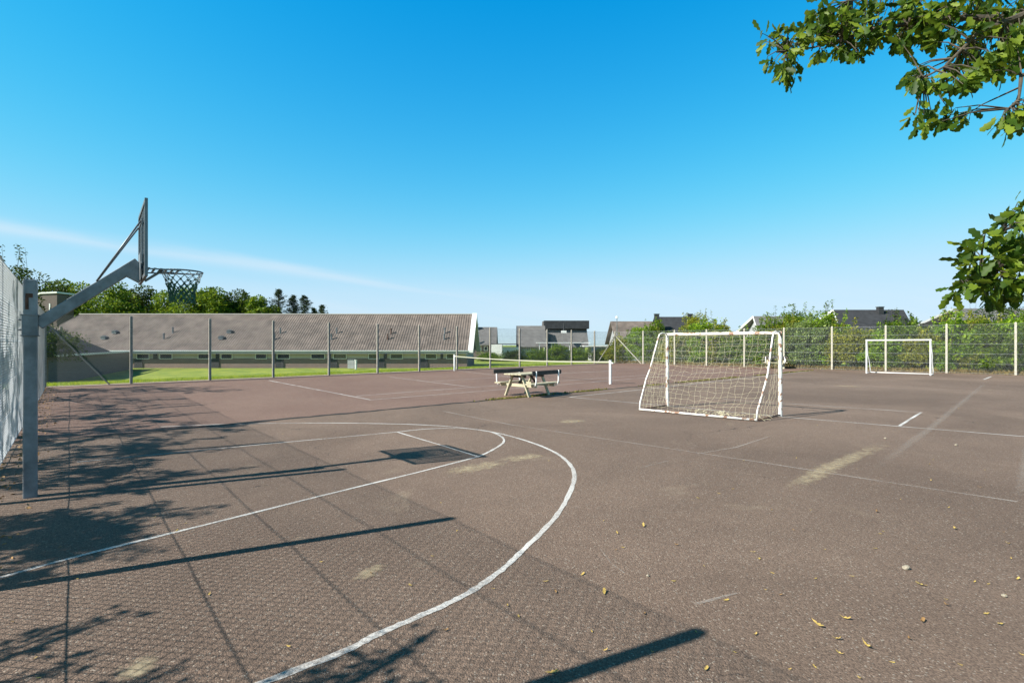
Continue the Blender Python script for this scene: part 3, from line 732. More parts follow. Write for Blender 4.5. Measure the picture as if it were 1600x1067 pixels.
# ---------------------------------------------------------------- picnic tables with backrests
def picnic(c, a, label, group):
    a = Vector(a).normalized(); rz = math.atan2(a.y, a.x); root = thing('picnic_table', (0,0,0), label, 'picnic table', group)
    # built along x (long) and y (wide)
    b = MB()
    for k in range(5): b.box((0, -.30+.15*k, .735), (1.55, .138, .04))
    b.build('tabletop', m_wood, root, bevel=.006)
    for x in (-.52, .52):
        for s_ in (-1, 1):
            b = MB(); b.beam((x, s_*.20, .71), (x, s_*.52, 0), .045, .11, up=(1,0,0)); b.build('leg', m_wood, root, bevel=.004)
        b = MB(); b.box((x-.046*np.sign(x), 0, .365), (.045, 1.56, .095)); b.build('seat_bearer', m_wood, root, bevel=.004)
        b = MB(); b.box((x-.046*np.sign(x), 0, .665), (.045, .66, .09)); b.build('top_bearer', m_wood_d, root)
        b = MB(); b.beam((x*.9, 0, .39), (x*.28, 0, .70), .04, .07, up=(0,1,0)); b.build('strut', m_wood_d, root)
    for s_ in (-1, 1):
        b = MB()
        for k in range(2): b.box((0, s_*(.60+.135*k), .435), (1.55, .125, .04))
        b.build('seat', m_wood, root, bevel=.006)
        for x in (-.60, .60):
            b = MB(); b.tube([(x, s_*.74, .36), (x, s_*.83, .40), (x, s_*.86, .50), (x, s_*.87, .86)], .022, 8); b.build('backrest_support', m_white, root, smooth=True)
        b = MB(); b.box((0, s_*.842, .80), (1.55, .03, .135)); b.build('backrest', m_wood_d, root, bevel=.005)
    root.matrix_basis = Matrix.Translation(Vector(c)) @ Matrix.Rotation(rz, 4, 'Z')
    return root
tab = picnic(V(.52, 17.35, 0), (.66, .75, 0), 'wooden picnic table with backrests standing on the court seam near the tennis net', 'picnic tables with backrests')
t2 = copy_tree(tab); t2.matrix_basis = Matrix.Translation(G(1212, 575.6)) @ Matrix.Rotation(R(-30), 4, 'Z')
t2['label'] = 'small far picnic table by the hedge fence, seen past the netted goal'

# ---------------------------------------------------------------- the long tiled building
BY = 60.0
def X_(px, Y): return (px-800)/F*Y
bld = thing('long_building', (X_(430, BY), BY+6, -1), 'long low brick building with a grey-brown tiled roof behind the lawn', 'building')
xl, xr = X_(140, BY), X_(731.5, BY); xm = -56.8; ez, rz_ = 1.12, 5.62
# roof with ribs: front slope as corrugated sheet following the canted left verge
v, f = [], []; step = .30; x = xr
def left_x(s): return (xl-.0)+(xm-xl)*min(1, s/.59) if s < .59 else xm+(X_(125, 66)-xm)*(s-.59)/.41
cols = int((xr-xm)/(step/4))
srow = [0, .2, .4, .59, .8, 1.0]
grid = []
for j, s_ in enumerate(srow):
    for i in range(cols+1):
        xx = xr-(xr-xm)*i/cols; ph = (i % 4); dz = (0, .045, .06, .02)[ph]
        xx = max(xx, left_x(s_))
        grid.append((xx, BY-.45+6.45*s_, ez-.1+(rz_-ez+.1)*s_+dz))
ff = [(j*(cols+1)+i, (j+1)*(cols+1)+i, (j+1)*(cols+1)+i+1, j*(cols+1)+i+1) for j in range(len(srow)-1) for i in range(cols)]
b = MB(); b.v = grid; b.f = ff
k = len(b.v)   # back slope and underside
b.quadface([(xr, BY+6, rz_), (X_(125, 66), BY+6, rz_), (xm, BY+12.4, ez-.1), (xr, BY+12.4, ez-.1)])
roof = b.build('roof', m_roof, bld)
b = MB(); b.box(((xr+X_(125,66))/2, BY+6.0, rz_+.06), (xr-X_(125,66)+.1, .26, .10)); b.build('ridge_cap', mat('ridge_tiles', (.45,.42,.38), .7), bld)
b = MB()
b.prism([(xr+.02, BY-.5, ez-.32), (xr+.02, BY-.5, ez+.02), (xr+.02, BY+6, rz_+.16), (xr+.02, BY+12.5, ez+.02), (xr+.02, BY+12.5, ez-.32), (xr+.02, BY+6, rz_-.30)], (.6, 0, 0))
b.build('verge_board', m_white, bld)
b = MB(); b.box(((xl+xr)/2, BY-.52, ez-.10), (xr-xl, .13, .12)); b.build('gutter', m_gutter, bld)
b = MB(); b.box(((xl+xr)/2, BY-.2, .86), (xr-xl, .5, .34)); b.build('fascia', m_fascia, bld)
zb = -1.05
b = MB(); b.box(((xl+xr)/2, BY+6, (zb+.12)/2-.0), (xr-xl-.3, 11.6, .02-zb+.1)); b.build('wall', m_brick, bld)
b = MB(); b.box(((xl+xr)/2, BY+6, .44), (xr-xl-.5, 11.5, .64)); b.build('upper_wall', m_panel, bld)
b = MB(); b.prism([(xr-.3, BY+.3, .7), (xr-.3, BY+11.7, .7), (xr-.3, BY+6, rz_-.35)], (.25, 0, 0)); b.build('gable', m_brick_d, bld)
def window(parent, x0, x1, y, z0, z1, fr=.07, m_f=m_frame, cross=False):
    b = MB()
    b.box(((x0+x1)/2, y, z0+fr/2), (x1-x0, .1, fr)); b.box(((x0+x1)/2, y, z1-fr/2), (x1-x0, .1, fr))
    b.box((x0+fr/2, y, (z0+z1)/2), (fr, .1, z1-z0-2*fr)); b.box((x1-fr/2, y, (z0+z1)/2), (fr, .1, z1-z0-2*fr))
    if cross:
        b.box(((x0+x1)/2, y, (z0+z1)/2), (fr*.7, .08, z1-z0-2*fr)); b.box(((x0+x1)/2, y, (z0+z1)/2), (x1-x0-2*fr, .075, fr*.7))
    w_ = b.build('window', m_f, parent)
    b = MB(); b.box(((x0+x1)/2, y+.01, (z0+z1)/2), (x1-x0-2*fr, .03, z1-z0-2*fr)); b.build('pane', m_glass, w_)
    return w_
for px0, px1 in ((212,232),(248,268),(308,330),(344,362),(398,416),(432,452),(485,507),(520,541),(575,593),(609,629),(664,682),(697,710)):
    window(bld, X_(px0, BY), X_(px1, BY), BY+.16, .06, .67, .06)
for px0, px1 in ((238,244),(336,341),(424,429),(511,516),(599,604),(688,692)):
    b = MB(); b.box((X_((px0+px1)/2, BY), BY+.16, .37), ((px1-px0)*BY/F, .08, .62)); b.build('wall_recess_panel', m_blackwood, bld)
for px in (215, 335, 436, 520, 594, 662):
    b = MB(); b.box((X_(px, BY), BY+.14, -.5), (.95, .08, 1.05)); b.build('door', m_blackwood, bld)
def vent(px, py, kind):
    s_ = 0
    for it in range(60):
        s_ = it/60; Y = BY-.45+6.45*s_; z = ez-.1+(rz_-ez+.1)*s_
        if HOR-(z-CAMH)*F/Y <= py+1: break
    x = X_(px, Y); b = MB()
    if kind: b.tube([(x, Y, z-.1), (x, Y, z+.62)], .09, 8); b.tube([(x, Y, z+.62), (x, Y, z+.70)], .14, 8)
    else: b.box((x, Y, z+.12), (.55, .45, .3)); b.prism([(x-.35, Y-.3, z+.27), (x+.35, Y-.3, z+.27), (x, Y-.3, z+.42)], (0, .6, 0))
    return b.build('roof_vent', m_rust if kind == 2 else m_galv, bld)
for px, py, kd in ((96,519,1),(163,529,0),(180,521,0),(256,529,1),(270,520,1),(346,529,0),(359,520,0),(429,530,1),(438,521,1),(518,530,1),(526,521,1),(606,530,2),(611,522,2),(694,530,1),(695,521,1)):
    vent(px, py, kd)
# the annexe in shade at its left end
anx = thing('brick_annexe', (-42, 46, -1), 'dark shaded brick annexe with a sloping roof behind the fence brace on the left', 'building')
w0, w1 = V(-43.2, 58.2, 0), V(-30.8, 34, 0); wd_ = (w0-w1).normalized(); wn = V(-wd_.y, wd_.x, 0)      # wn points away from the court
b = MB()
b.prism([w1+V(0,0,-1.2), w1+wn*9+V(0,0,-1.2), w1+wn*9+V(0,0,.95), w1+V(0,0,.95)], wd_*26); b.build('wall', m_brick_d, anx)
b = MB()
rr0 = w1-wn*.4-wd_*.4
b.prism([rr0+V(0,0,.90), rr0+V(0,0,1.05), rr0+wn*4.9+V(0,0,3.55), rr0+wn*9.8+V(0,0,1.05), rr0+wn*9.8+V(0,0,.90)], wd_*16); b.build('roof', m_roof_d, anx)
b = MB(); b.beam(rr0+wn*4.9+V(0,0,3.60), rr0+wn*4.9+V(0,0,3.60)+wd_*16, .3, .12); b.build('ridge_cap', m_gutter, anx)
b = MB(); b.beam(rr0-wn*.06+V(0,0,.98), rr0-wn*.06+V(0,0,.98)+wd_*26, .12, .14); b.build('gutter', m_gutter, anx)
# brick gable with white coping
ct = thing('brick_gable', (X_(76, 78), 78, -1), 'brick gable top with a white coping rising behind the square hoop pole', 'building')
Y = 78.0
b = MB(); b.prism([(X_(20,Y),Y,-1),(X_(89,Y),Y,-1),(X_(89,Y),Y,CAMH+(HOR-460)/F*Y),(X_(64,Y),Y,CAMH+(HOR-459)/F*Y),(X_(20,Y),Y,CAMH+(HOR-478)/F*Y)], (0,3,0)); b.build('wall', m_brick_d, ct)
b = MB(); b.beam(P(64,458,Y)+V(0,1.5,0), P(90,457,Y)+V(0,1.5,0), 3.3, .25); b.beam(P(64,458,Y)+V(0,1.5,0), P(20,477,Y)+V(0,1.5,0), 3.3, .25); b.build('coping', m_render, ct)
b = MB(); b.box(P(78,480,Y)-V(0,.03,0), (.18,.06,1.1)); b.build('window', m_frame, ct)

# things by the long building
tb = thing('utility_cabinet', (X_(549, 57), 57, -.95), 'small grey cabinet on the lawn by the brick wall', 'cabinet')
b = MB(); b.box((X_(549,57), 57, -.42), (.72, .4, 1.0)); b.build('box', m_greywall, tb, bevel=.01); b = MB(); b.box((X_(549,57), 57, .10), (.80, .48, .05)); b.build('lid', m_galv, tb)
b = MB(); b.tube([(X_(556,56.5), 56.5, -.98), (X_(556,56.5), 56.5, .0)], .12, 10); b.tube([(X_(556,56.5), 56.5, .0), (X_(556,56.5), 56.5, .07)], .15, 10)
tag(b.build('bollard', m_frame), 'short pale bollard next to the grey cabinet on the lawn', 'bollard')

# ---------------------------------------------------------------- houses beyond
def house(name, label, pxl, pxr, Y, depth, y_ridge, y_eave, m_w, m_r, zb=-1.2, chim=(), wins=(), group='houses beyond the court', ridge_px=None, over=.35, vergem=None, one_barge=True):
    """ridge parallel to the picture plane; chim: (px, top py); wins: (px0, px1, py0, py1, cross)"""
    x0, x1 = X_(pxl, Y), X_(pxr, Y); root = thing(name, ((x0+x1)/2, Y+depth/2, zb), label, 'house', group)
    ze = CAMH+(HOR-y_eave)/F*Y; zr = CAMH+(HOR-y_ridge)/F*(Y+depth/2)
    b = MB(); b.box(((x0+x1)/2, Y+depth/2, (zb+ze)/2), (x1-x0-.6, depth-.6, ze-zb))
    rx0, rx1 = (X_(ridge_px[0], Y+depth/2), X_(ridge_px[1], Y+depth/2)) if ridge_px else (x0-over, x1+over)
    ga, gb_ = max(x0+.3, rx0+.4), min(x1-.3, rx1-.4)
    b.prism([(ga, Y+.3, ze-.2), (ga, Y+depth-.3, ze-.2), (ga, Y+depth/2, zr-.4)], (gb_-ga, 0, 0)); b.build('wall', m_w, root)
    b = MB(); t = .22
    for sy in (0, 1):
        ye = Y-over if sy == 0 else Y+depth+over; yr = Y+depth/2
        A_, B_, C_, D_ = V(x0-over, ye, ze-.12), V(x1+over, ye, ze-.12), V(rx1, yr, zr), V(rx0, yr, zr)
        b.quadface([A_, B_, C_, D_]); b.quadface([A_-V(0,0,t), D_-V(0,0,t), C_-V(0,0,t), B_-V(0,0,t)])
        b.quadface([A_, A_-V(0,0,t), B_-V(0,0,t), B_]); b.quadface([A_, D_, D_-V(0,0,t), A_-V(0,0,t)]); b.quadface([B_, B_-V(0,0,t), C_-V(0,0,t), C_])
    rf = b.build('roof', m_r, root)
    if vergem:
        for e0, r0, sg in ((x0-over, rx0, -1), (x1+over, rx1, 1)):
            if sg > 0 and one_barge: continue
            b = MB(); up_ = (0, 0, 1)
            b.beam((e0+sg*.05, Y-over, ze-.22), (r0+sg*.05, Y+depth/2, zr-.10), .08, .28); b.beam((e0+sg*.05, Y+depth+over, ze-.22), (r0+sg*.05, Y+depth/2, zr-.10), .08, .28)
            b.build('bargeboard', vergem, root)
    for px, py in chim:
        Yc = Y+depth*.42; zt = CAMH+(HOR-py)/F*Yc; b = MB(); b.box((X_(px, Yc), Yc, (zr-1.5+zt)/2), (.75, .6, zt-zr+1.5)); ch = b.build('chimney', m_blackwood, root)
        b = MB(); b.box((X_(px, Yc), Yc, zt+.04), (.9, .75, .08)); b.build('chimney_cap', m_galv, ch)
    for p0, p1, q0, q1, cr in wins:
        window(root, X_(p0, Y), X_(p1, Y), Y+.27, CAMH+(HOR-q1)/F*Y, CAMH+(HOR-q0)/F*Y, .1, cross=cr)
    return root
h1 = house('brick_house', 'dark brick house with a grey roof just right of the long tiled building', 737, 773, 95, 9, 511, 537, m_brick_d, m_roof_g, chim=((744,507),), wins=((745,752,540,548,True),(756,762,541,548,False)), vergem=m_frame)
b = MB(); b.prism([(X_(742,95),94.4,CAMH+.9),(X_(746,95),94.4,CAMH+.9),(X_(742,95),94.4,CAMH+2.2)], (0,.3,0)); b.build('dormer', m_frame, h1)
h1b = thing('white_shed', (X_(776,90), 90, -1), 'small white flat-roofed shed between the dark brick house and the grey house', 'shed')
b = MB(); b.box((X_(776,90), 92, .35), (1.9, 4, 2.9)); b.box((X_(797,90), 93, .2), (3.2, 4, 2.3)); b.build('wall', m_render, h1b)
b = MB(); b.box((X_(787,90), 92.6, 1.86), (4.9, 5, .14)); b.build('roof', m_roof_d, h1b); window(h1b, X_(791,90), X_(796,90), 90.95, .0, .7, .08); window(h1b, X_(798,90), X_(803,90), 90.95, .0, .7, .08)
house('grey_house', 'lower grey house half with a moss-edged ridge, left of the taller dark-topped house', 811, 851, 92, 9, 509, 540, m_greywall, m_roof_g, wins=((822,829,542,549,True),), vergem=m_roof_d)
h3 = house('grey_house', 'taller grey house with a dark upper roof and a lamp-like roof pipe', 852, 917, 96, 8, 502, 540, m_greywall, m_roof_g, wins=((900,906,541,548,True),(858,864,541,548,False)))
b = MB(); Yh = 98.6; b.box((X_(884.5,Yh), 100, CAMH+(HOR-508)/F*100), (8.6, 4.9, 1.55)); b.build('upper_storey', m_roof_d, h3)
b = MB(); b.tube([P(881,505,94.5), P(881,517,94.5)], .12, 8); b.build('flue', m_roof_d, h3)
b = MB(); b.box(P(881,518.5,94.5), (.9,.8,.45)); b.build('flue_base', m_frame, h3)
b = MB(); b.box((X_(880,90), 90.5, CAMH+(HOR-535.5)/F*90), (9.5, 1.2, .12)); b.build('porch_roof', m_frame, h3)
for px in (843, 862, 890, 920): b = MB(); b.tube([(X_(px,90), 90.2, -1), (X_(px,90), 90.2, CAMH+(HOR-536)/F*90)], .06, 6); b.build('porch_post', m_frame, h3)
house('brown_house', 'brown-roofed house just right of the far corner post, half hidden by shrubs', 966, 1030, 85, 10, 502, 535, m_greywall, m_roof, chim=((1026,491),))
house('black_house', 'black-roofed house with a chimney behind the middle of the near goal crossbar', 1038, 1103, 88, 10, 495, 532, m_blackwood, m_roof_d, chim=((1078,491),))
house('gabled_house', 'grey-roofed house whose pale left bargeboard rises out of the hedge', 1190, 1262, 76, 11, 494, 530, m_greywall, m_roof_g, vergem=m_frame, ridge_px=(1177,1250))
house('black_house', 'long black-roofed house with a square black chimney above the far goal', 1318, 1428, 72, 12, 484, 524, m_blackwood, m_roof_d, chim=((1375,480),), ridge_px=(1302,1412), vergem=m_frame)
house('gabled_house', 'house with a pale bargeboard almost buried in trees at the far right', 1502, 1640, 66, 11, 482, 520, m_greywall, m_roof_g, vergem=m_greywall, ridge_px=(1490,1650))
# street lamp by the far corner and a far wall
lp = thing('lamp_post', (X_(964,80),80,-1), 'thin lamp post standing up behind the far fence corner', 'street lamp')
b = MB(); b.tube([(X_(964,80),80,-1), P(964,497,80)], [.09,.05], 8); b.build('pole', m_galv, lp); b = MB(); b.tube([P(964,497,80), P(964,494,80)], [.22,.16], 8); b.build('lamp_head', m_frame, lp)
gs = thing('flat_roofed_garage', (X_(945,88),88,-1), 'low flat-roofed grey carport left of the far fence corner', 'garage')
b = MB(); b.box((X_(945,88), 90, .15), (4.6, 4, 2.5)); b.build('wall', m_greywall, gs); b = MB(); b.box((X_(943,88), 90, 1.5), (6.8, 4.8, .16)); b.build('roof', m_frame, gs)

# ---------------------------------------------------------------- planting: tree belt behind the long building
labels_belt = ['round green tree above the left end of the tiled roof', 'broad mid green tree left of the hoop net', 'dense dark green tree seen through the backboard arm', 'leafy tree directly behind the hoop net',
               'mid green tree just right of the hoop net', 'darker tree ending the leafy belt before the spruces', 'leafy tree behind the brick gable', 'olive tree far left beyond the fence', 'low leafy tree between belt and spruces','small leafy tree touching the tallest spruce','leafy tree between two darker trees of the belt']
belt = [(112,437,3.6,m_leaf_mid),(175,446,4.2,m_leaf_mid),(214,447,3.8,m_leaf_dark),(262,452,4.2,m_leaf_mid),(312,450,4.0,m_leaf_mid),(352,452,3.8,m_leaf_dark),(78,440,3.6,m_leaf_dark),(45,452,4.0,m_leaf_mid),(393,466,3.2,m_leaf_mid),(412,470,2.6,m_leaf_mid),(332,452,3.4,m_leaf_mid)]
for (px, py, r_, mm), lb in zip(belt, labels_belt):
    Y = 88+random.uniform(-5, 5); x = X_(px, Y); top = CAMH+(HOR-py)/F*Y+1.0
    cl = [(random.uniform(-.5,.5), 0, top-r_*.85, r_, r_, r_*.95), (-r_*.6, -.8, top-r_*1.6, r_*.8, r_*.8, r_*.8), (r_*.65, -.6, top-r_*1.5, r_*.8, r_*.8, r_*.8), (0, .5, top-r_*2.3, r_, r_, r_*.8)]
    plant('leafy_tree', (x, Y, -1), lb, 'tree', 'trees behind the long building', cl, .42, 15000, mm, trunk_h=top-r_*3, trunk_r=.28, sub=3.2)
def spruce(px, py, Y, wd, label):
    x = X_(px, Y); H = CAMH+(HOR-py)/F*Y+1.0; root = thing('spruce_tree', (x, Y, -1), label, 'tree', 'spruces behind the long building')
    b = MB(); b.tube([(0,0,-.1),(0,0,H*.6),(0,0,H)], [.22,.12,.02], 8); pos = []; dr = []
    zz = 2.0
    while zz < H:
        t = 1-(zz/H); rad = wd*(.04+t*3.4); k = 3
        for i in range(k):
            a = random.uniform(0, 6.28); rq = rad*random.uniform(.35, 1.3); e_ = V(math.cos(a)*rq, math.sin(a)*rq, zz+rq*random.uniform(.0,.55)); st = V(0,0,zz)
            b.tube([st, e_], [.04,.01], 3); m_ = 44
            for q in range(m_):
                u = rng.random()**.7; p = st.lerp(e_, u); pos.append((p.x+rng.normal()*.22*(1.2-u), p.y+rng.normal()*.22*(1.2-u), p.z-abs(rng.normal())*.13)); dr.append((math.cos(a)*.7+rng.normal()*.6, math.sin(a)*.7+rng.normal()*.6, rng.normal()*.5+.1))
        zz += random.uniform(.10, .2)
    o = b.build('trunk', m_bark); o.parent = root; pos = np.array(pos); dr = np.array(dr)
    v, f = scatter(pos, dir_rot(dr), .26*rng.uniform(.6,1.2,len(pos)), LEAF_V*np.array((1,.5,1))); o = np_mesh('crown', v, f, m_needle); o.parent = root
for a_ in ((435,452,86,2.3,'tallest spruce behind the tiled ridge, leftmost of the spruce row'),(458,461,88,2.0,'second dark spruce of the row behind the tiled ridge'),(475,461,87,2.0,'spruce with the bushy tip beside the last small one'),
           (503,476,86,1.4,'small spruce top at the right end of the row'),(410,468,90,1.9,'short spruce next to the leafy tree belt'),(490,481,90,1.3,'very small spruce tip between two taller spruces'),(382,457,92,2.3,'dark spruce poking out of the leafy belt'),(331,449,93,2.2,'narrow spruce tip above the bright trees right of the hoop net')): spruce(*a_)
# trees beyond the left fence corner, seen over the edge-on fence
plant('leafy_tree', (-27.2, 27.0, 0), 'dark leafy tree at the left edge rising over the edge-on fence', 'tree', None,
      [(.8,0,5.0,1.5,1.6,1.3),(-.6,0,3.6,2.0,2.0,1.7),(1.0,.3,3.0,1.6,1.5,1.4),(-1.8,0,5.4,1.6,1.6,1.3)], .14, 9000, m_leaf_dark, trunk_h=1.6, trunk_r=.14, sub=2.2, shoots=5)
plant('shrub', (-31.5, 33.0, 0), 'dark shrub between the left fence corner and the brick gable', 'shrub', None,
      [(0,0,2.2,2.2,2.2,1.9),(1.8,0,1.6,1.8,1.6,1.6),(-1.5,0,3.2,1.6,1.6,1.4)], .15, 7000, m_leaf_dark, trunk_h=.6, trunk_r=.1, sub=2.2, parts=('stem','foliage'))

# ---------------------------------------------------------------- hedge behind the right fence
hedge = [(968,522),(985,514),(1005,507),(1030,500),(1058,515),(1082,512),(1105,497),(1128,499),(1152,513),(1178,513),(1205,494),(1232,490),(1262,487),(1292,487),(1322,500),(1350,499),(1378,508),(1408,496),(1440,512),(1468,508),(1496,492),(1525,488),(1556,490),(1590,487),(1625,485)]
ORD = 'first second third fourth fifth sixth seventh eighth ninth tenth eleventh twelfth thirteenth fourteenth fifteenth sixteenth seventeenth eighteenth nineteenth twentieth'.split()+['twenty-first','twenty-second','twenty-third','twenty-fourth','last']
mats_h = [m_leaf_olive, m_leaf_mid, m_leaf_bright, m_leaf_mid, m_leaf_olive, m_leaf_pale, m_leaf_bright]
nC = V(-dirC.y, dirC.x, 0)
for i, (px, py) in enumerate(hedge):
    c = RR + nC*(1.9+.5*(i % 2)); s_ = on_line(px, c, dirC); p = c + dirC*s_; topz = CAMH+(HOR-py)/F*p.y-.3
    r_ = 1.35
    cl = [(0,0,topz-.95,r_,1.1,.95),(dirC.x*.6,dirC.y*.6-.1,topz*.5,r_,1.2,topz*.36),(-dirC.x*.6,-dirC.y*.6,topz*.42,r_,1.2,topz*.34),(-nC.x*.9,-nC.y*.9,.75,1.2,.8,.75)]
    where = ['at the far fence corner', 'behind the near goal', 'between the two goals', 'behind the far goal', 'at the right edge'][0 if px < 1000 else 1 if px < 1215 else 2 if px < 1340 else 3 if px < 1480 else 4]
    kind = {m_leaf_olive.name: 'olive green', m_leaf_mid.name: 'mid green', m_leaf_bright.name: 'bright green', m_leaf_pale.name: 'grey green'}[mats_h[i % 7].name]
    plant('shrub', p, f'{kind} shrub, {ORD[i]} in the hedge from the far corner, {where}', 'shrub', 'overgrown shrubs of the hedge', cl, .15, 14000, mats_h[i % 7], trunk_h=.5, trunk_r=.05, sub=2.4,
          shoots=[4,0,2,6,3,5,7][i % 7] if px > 1020 else 1, flower=160 if px in (1322, 1128) else 0, parts=('stem','foliage'))
# second row further back fills the gaps and makes the skyline
for i, (px, py, Y, r_, mm, lb) in enumerate(((1090,490,52,1.6,m_leaf_olive,'open pale shrub with thin shoots against the black house roof'),(1225,483,44,1.7,m_leaf_mid,'leafy shrub tops standing in front of the gabled house'),
      (1275,479,42,1.9,m_leaf_mid,'tall loose shrub left of the long black house'),(1405,489,46,1.9,m_leaf_dark,'dark rounded tree below the right end of the black roof'),(1432,500,40,1.3,m_leaf_dark,'small dark tree right of the far goal'),
      (1512,476,38,2.2,m_leaf_olive,'olive tree in front of the buried gable at the right'),(1560,462,36,2.3,m_leaf_dark,'dark tree under the overhanging oak leaves at the right edge'),(1605,470,34,2.4,m_leaf_mid,'green tree at the very right edge behind the fence'))):
    topz = CAMH+(HOR-py)/F*Y
    plant('leafy_tree', (X_(px, Y), Y, 0), lb, 'tree', 'trees behind the hedge', [(0,0,topz-r_*.8,r_,r_,r_*.8),(.6,0,topz-r_*1.7,r_*1.1,r_,r_),(-.7,0,topz-r_*2,r_*1.1,r_,r_)], .16, 9000, mm, trunk_h=.8, trunk_r=.1, sub=2.4, shoots=6)
# clipped hedge in front of the far houses
for i, (p0, p1, q) in enumerate(((744,786,549),(784,822,546),(818,858,544),(852,890,537),(886,925,543),(921,962,543),(958,992,541))):
    Y = 86.0; x0, x1 = X_(p0, Y), X_(p1, Y); topz = CAMH+(HOR-q)/F*Y+1; wx = (x1-x0)/2
    plant('hedge', ((x0+x1)/2, Y, -1), ['clipped hedge piece beside the long building', 'hedge piece below the white shed', 'hedge piece below the lower grey house', 'taller rounded bush in the hedge below the dark-topped house',
          'hedge piece right of the rounded bush', 'hedge piece below the carport', 'hedge piece behind the far fence corner'][i], 'hedge', 'hedge in front of the far houses',
          [(0,0,topz-.8,wx*1.08,1.2,.85),(0,0,topz-1.6,wx*1.1,1.4,1.0),(0,-.2,.6,wx*1.1,1.5,.8)], .20, 6500, [m_leaf_mid, m_leaf_dark][i % 2] if i != 3 else m_leaf_mid, trunk_h=.5, trunk_r=.06, sub=3, parts=('stem','foliage'))

# ---------------------------------------------------------------- trees outside the left fence: they shade the court
def caster(px, py, H):                      # where something H high must stand to shade this ground point
    q = G(px, py); return V(q.x+SH.x*COT*H, q.y+SH.y*COT*H, H)
def shade_tree(label, spots, leaf, seed, mleaf, base=None, trunk_r=.11, dens=1.0):
    """spots: (px, py, height, half length, leaves)"""
    rd = random.Random(seed); pts = [(caster(a, b_, h), r_, n) for a, b_, h, r_, n in spots]
    cx = sum(p.x for p, _, _ in pts)/len(pts); cy = sum(p.y for p, _, _ in pts)/len(pts)
    if base is None: base = V(cx, cy, 0)
    # keep the trunk outside the fence
    side = V(-dirA.y, dirA.x, 0); d_ = (base-N).dot(side)
    if d_ < 1.2: base = base + side*(1.2-d_)
    root = thing('leafy_tree', base, label, 'tree', 'trees outside the left fence')
    b = MB(); hi = max(p.z for p, _, _ in pts); mid = V(base.x, base.y, hi*.45); top = V(base.x, base.y, hi*.9)
    b.tube([base-V(0,0,.2), base.lerp(mid, .5)+V(.05,0,0), mid, top], [trunk_r*1.3, trunk_r, trunk_r*.8, trunk_r*.3], 9)
    pos, dr = [], []
    for c, r_, n in pts:
        st = mid.lerp(top, rd.uniform(-.4, .5)); b.tube([st, st.lerp(c, .5)+V(0,0,-.1), c], [trunk_r*.4, trunk_r*.2, .012], 6)
        tw = max(3, int(r_*9))
        for q in range(tw):
            ax = Vector((rd.gauss(0,1), rd.gauss(0,1), rd.gauss(0,.55))).normalized()*r_*rd.uniform(.5, 1.05)
            e_ = c+ax; b.tube([c, c.lerp(e_, .5)+V(0,0,.04), e_], [.009, .006, .003], 4); k = int(n/tw*dens*.72)
            for _ in range(k):
                t = rd.uniform(.25, 1.05); p = c.lerp(e_, t); pos.append((p.x+rd.gauss(0,.06), p.y+rd.gauss(0,.06), p.z+rd.gauss(0,.05))); dr.append((ax.x+rd.gauss(0,.5)*r_, ax.y+rd.gauss(0,.5)*r_, ax.z-.25*r_+rd.gauss(0,.4)*r_))
    b.build('trunk', m_bark, root); pos = np.array(pos); dr = np.array(dr)
    v, f = scatter(pos, dir_rot(dr), leaf*rng.uniform(.6, 1.2, len(pos))); np_mesh('crown', v, f, mleaf, root)
shade_tree('tree outside the left fence whose shade falls around the foot of the hoop pole', [(60,700,3.6,1.1,1500),(140,720,4.2,1.1,1500),(200,735,4.0,.8,900),(110,760,3.4,.9,900),(30,740,3.0,1.0,900),(250,745,4.6,.55,420),(180,700,4.4,.9,900),(240,700,4.9,.7,600),(170,765,4.0,.5,300)], .11, 3, m_leaf_mid)
shade_tree('leafy tree outside the left fence shading the near left of the court', [(30,850,3.6,.75,1000),(90,835,3.9,.6,700),(150,850,4.1,.45,420),(20,890,3.2,.5,500),(170,820,4.3,.45,360),(100,870,3.8,.35,260),(60,815,3.5,.6,500),(-30,830,3.0,.8,800),(255,803,4.8,.3,90),(195,800,4.6,.4,220),(215,858,4.5,.22,60)], .11, 8, m_leaf_mid)
shade_tree('tree outside the left fence shading the court seam', [(130,650,3.8,1.3,1500),(220,655,4.4,1.2,1200),(90,680,3.6,1.2,1200),(290,670,4.9,1.0,800),(350,668,5.2,.7,330),(180,675,4.3,1.1,1100),(180,632,4.3,1.1,700),(260,690,4.9,.8,520)], .12, 12, m_leaf_mid)
shade_tree('tree outside the left fence shading the corner by the brace', [(170,609,4.2,2.2,2400),(250,609,5.0,2.0,2000),(300,611,5.3,1.2,800),(120,622,3.8,1.8,1300),(220,626,4.6,1.0,500),(200,640,4.4,1.2,700),(90,610,3.6,2.0,1500)], .13, 15, m_leaf_mid)
shade_tree('sparse tree behind the photographer with thin leafy twigs over the fence', [(120,985,2.55,.22,26),(70,995,2.45,.24,30),(160,972,2.65,.12,10),(20,1000,2.25,.28,40),(30,1060,2.25,.3,50),(250,1055,2.55,.14,22),(225,1070,2.55,.2,36),(520,1030,2.85,.12,18),(500,1060,2.85,.16,30),(590,1045,2.95,.10,14),(640,1015,3.05,.11,14),(560,1062,2.95,.14,22),(655,1000,3.10,.05,5),(610,1035,2.95,.10,14),(545,1090,2.85,.25,60),(100,1095,2.55,.4,80)], .10, 21, m_leaf_mid, base=V(-6.5,-2.2,0))

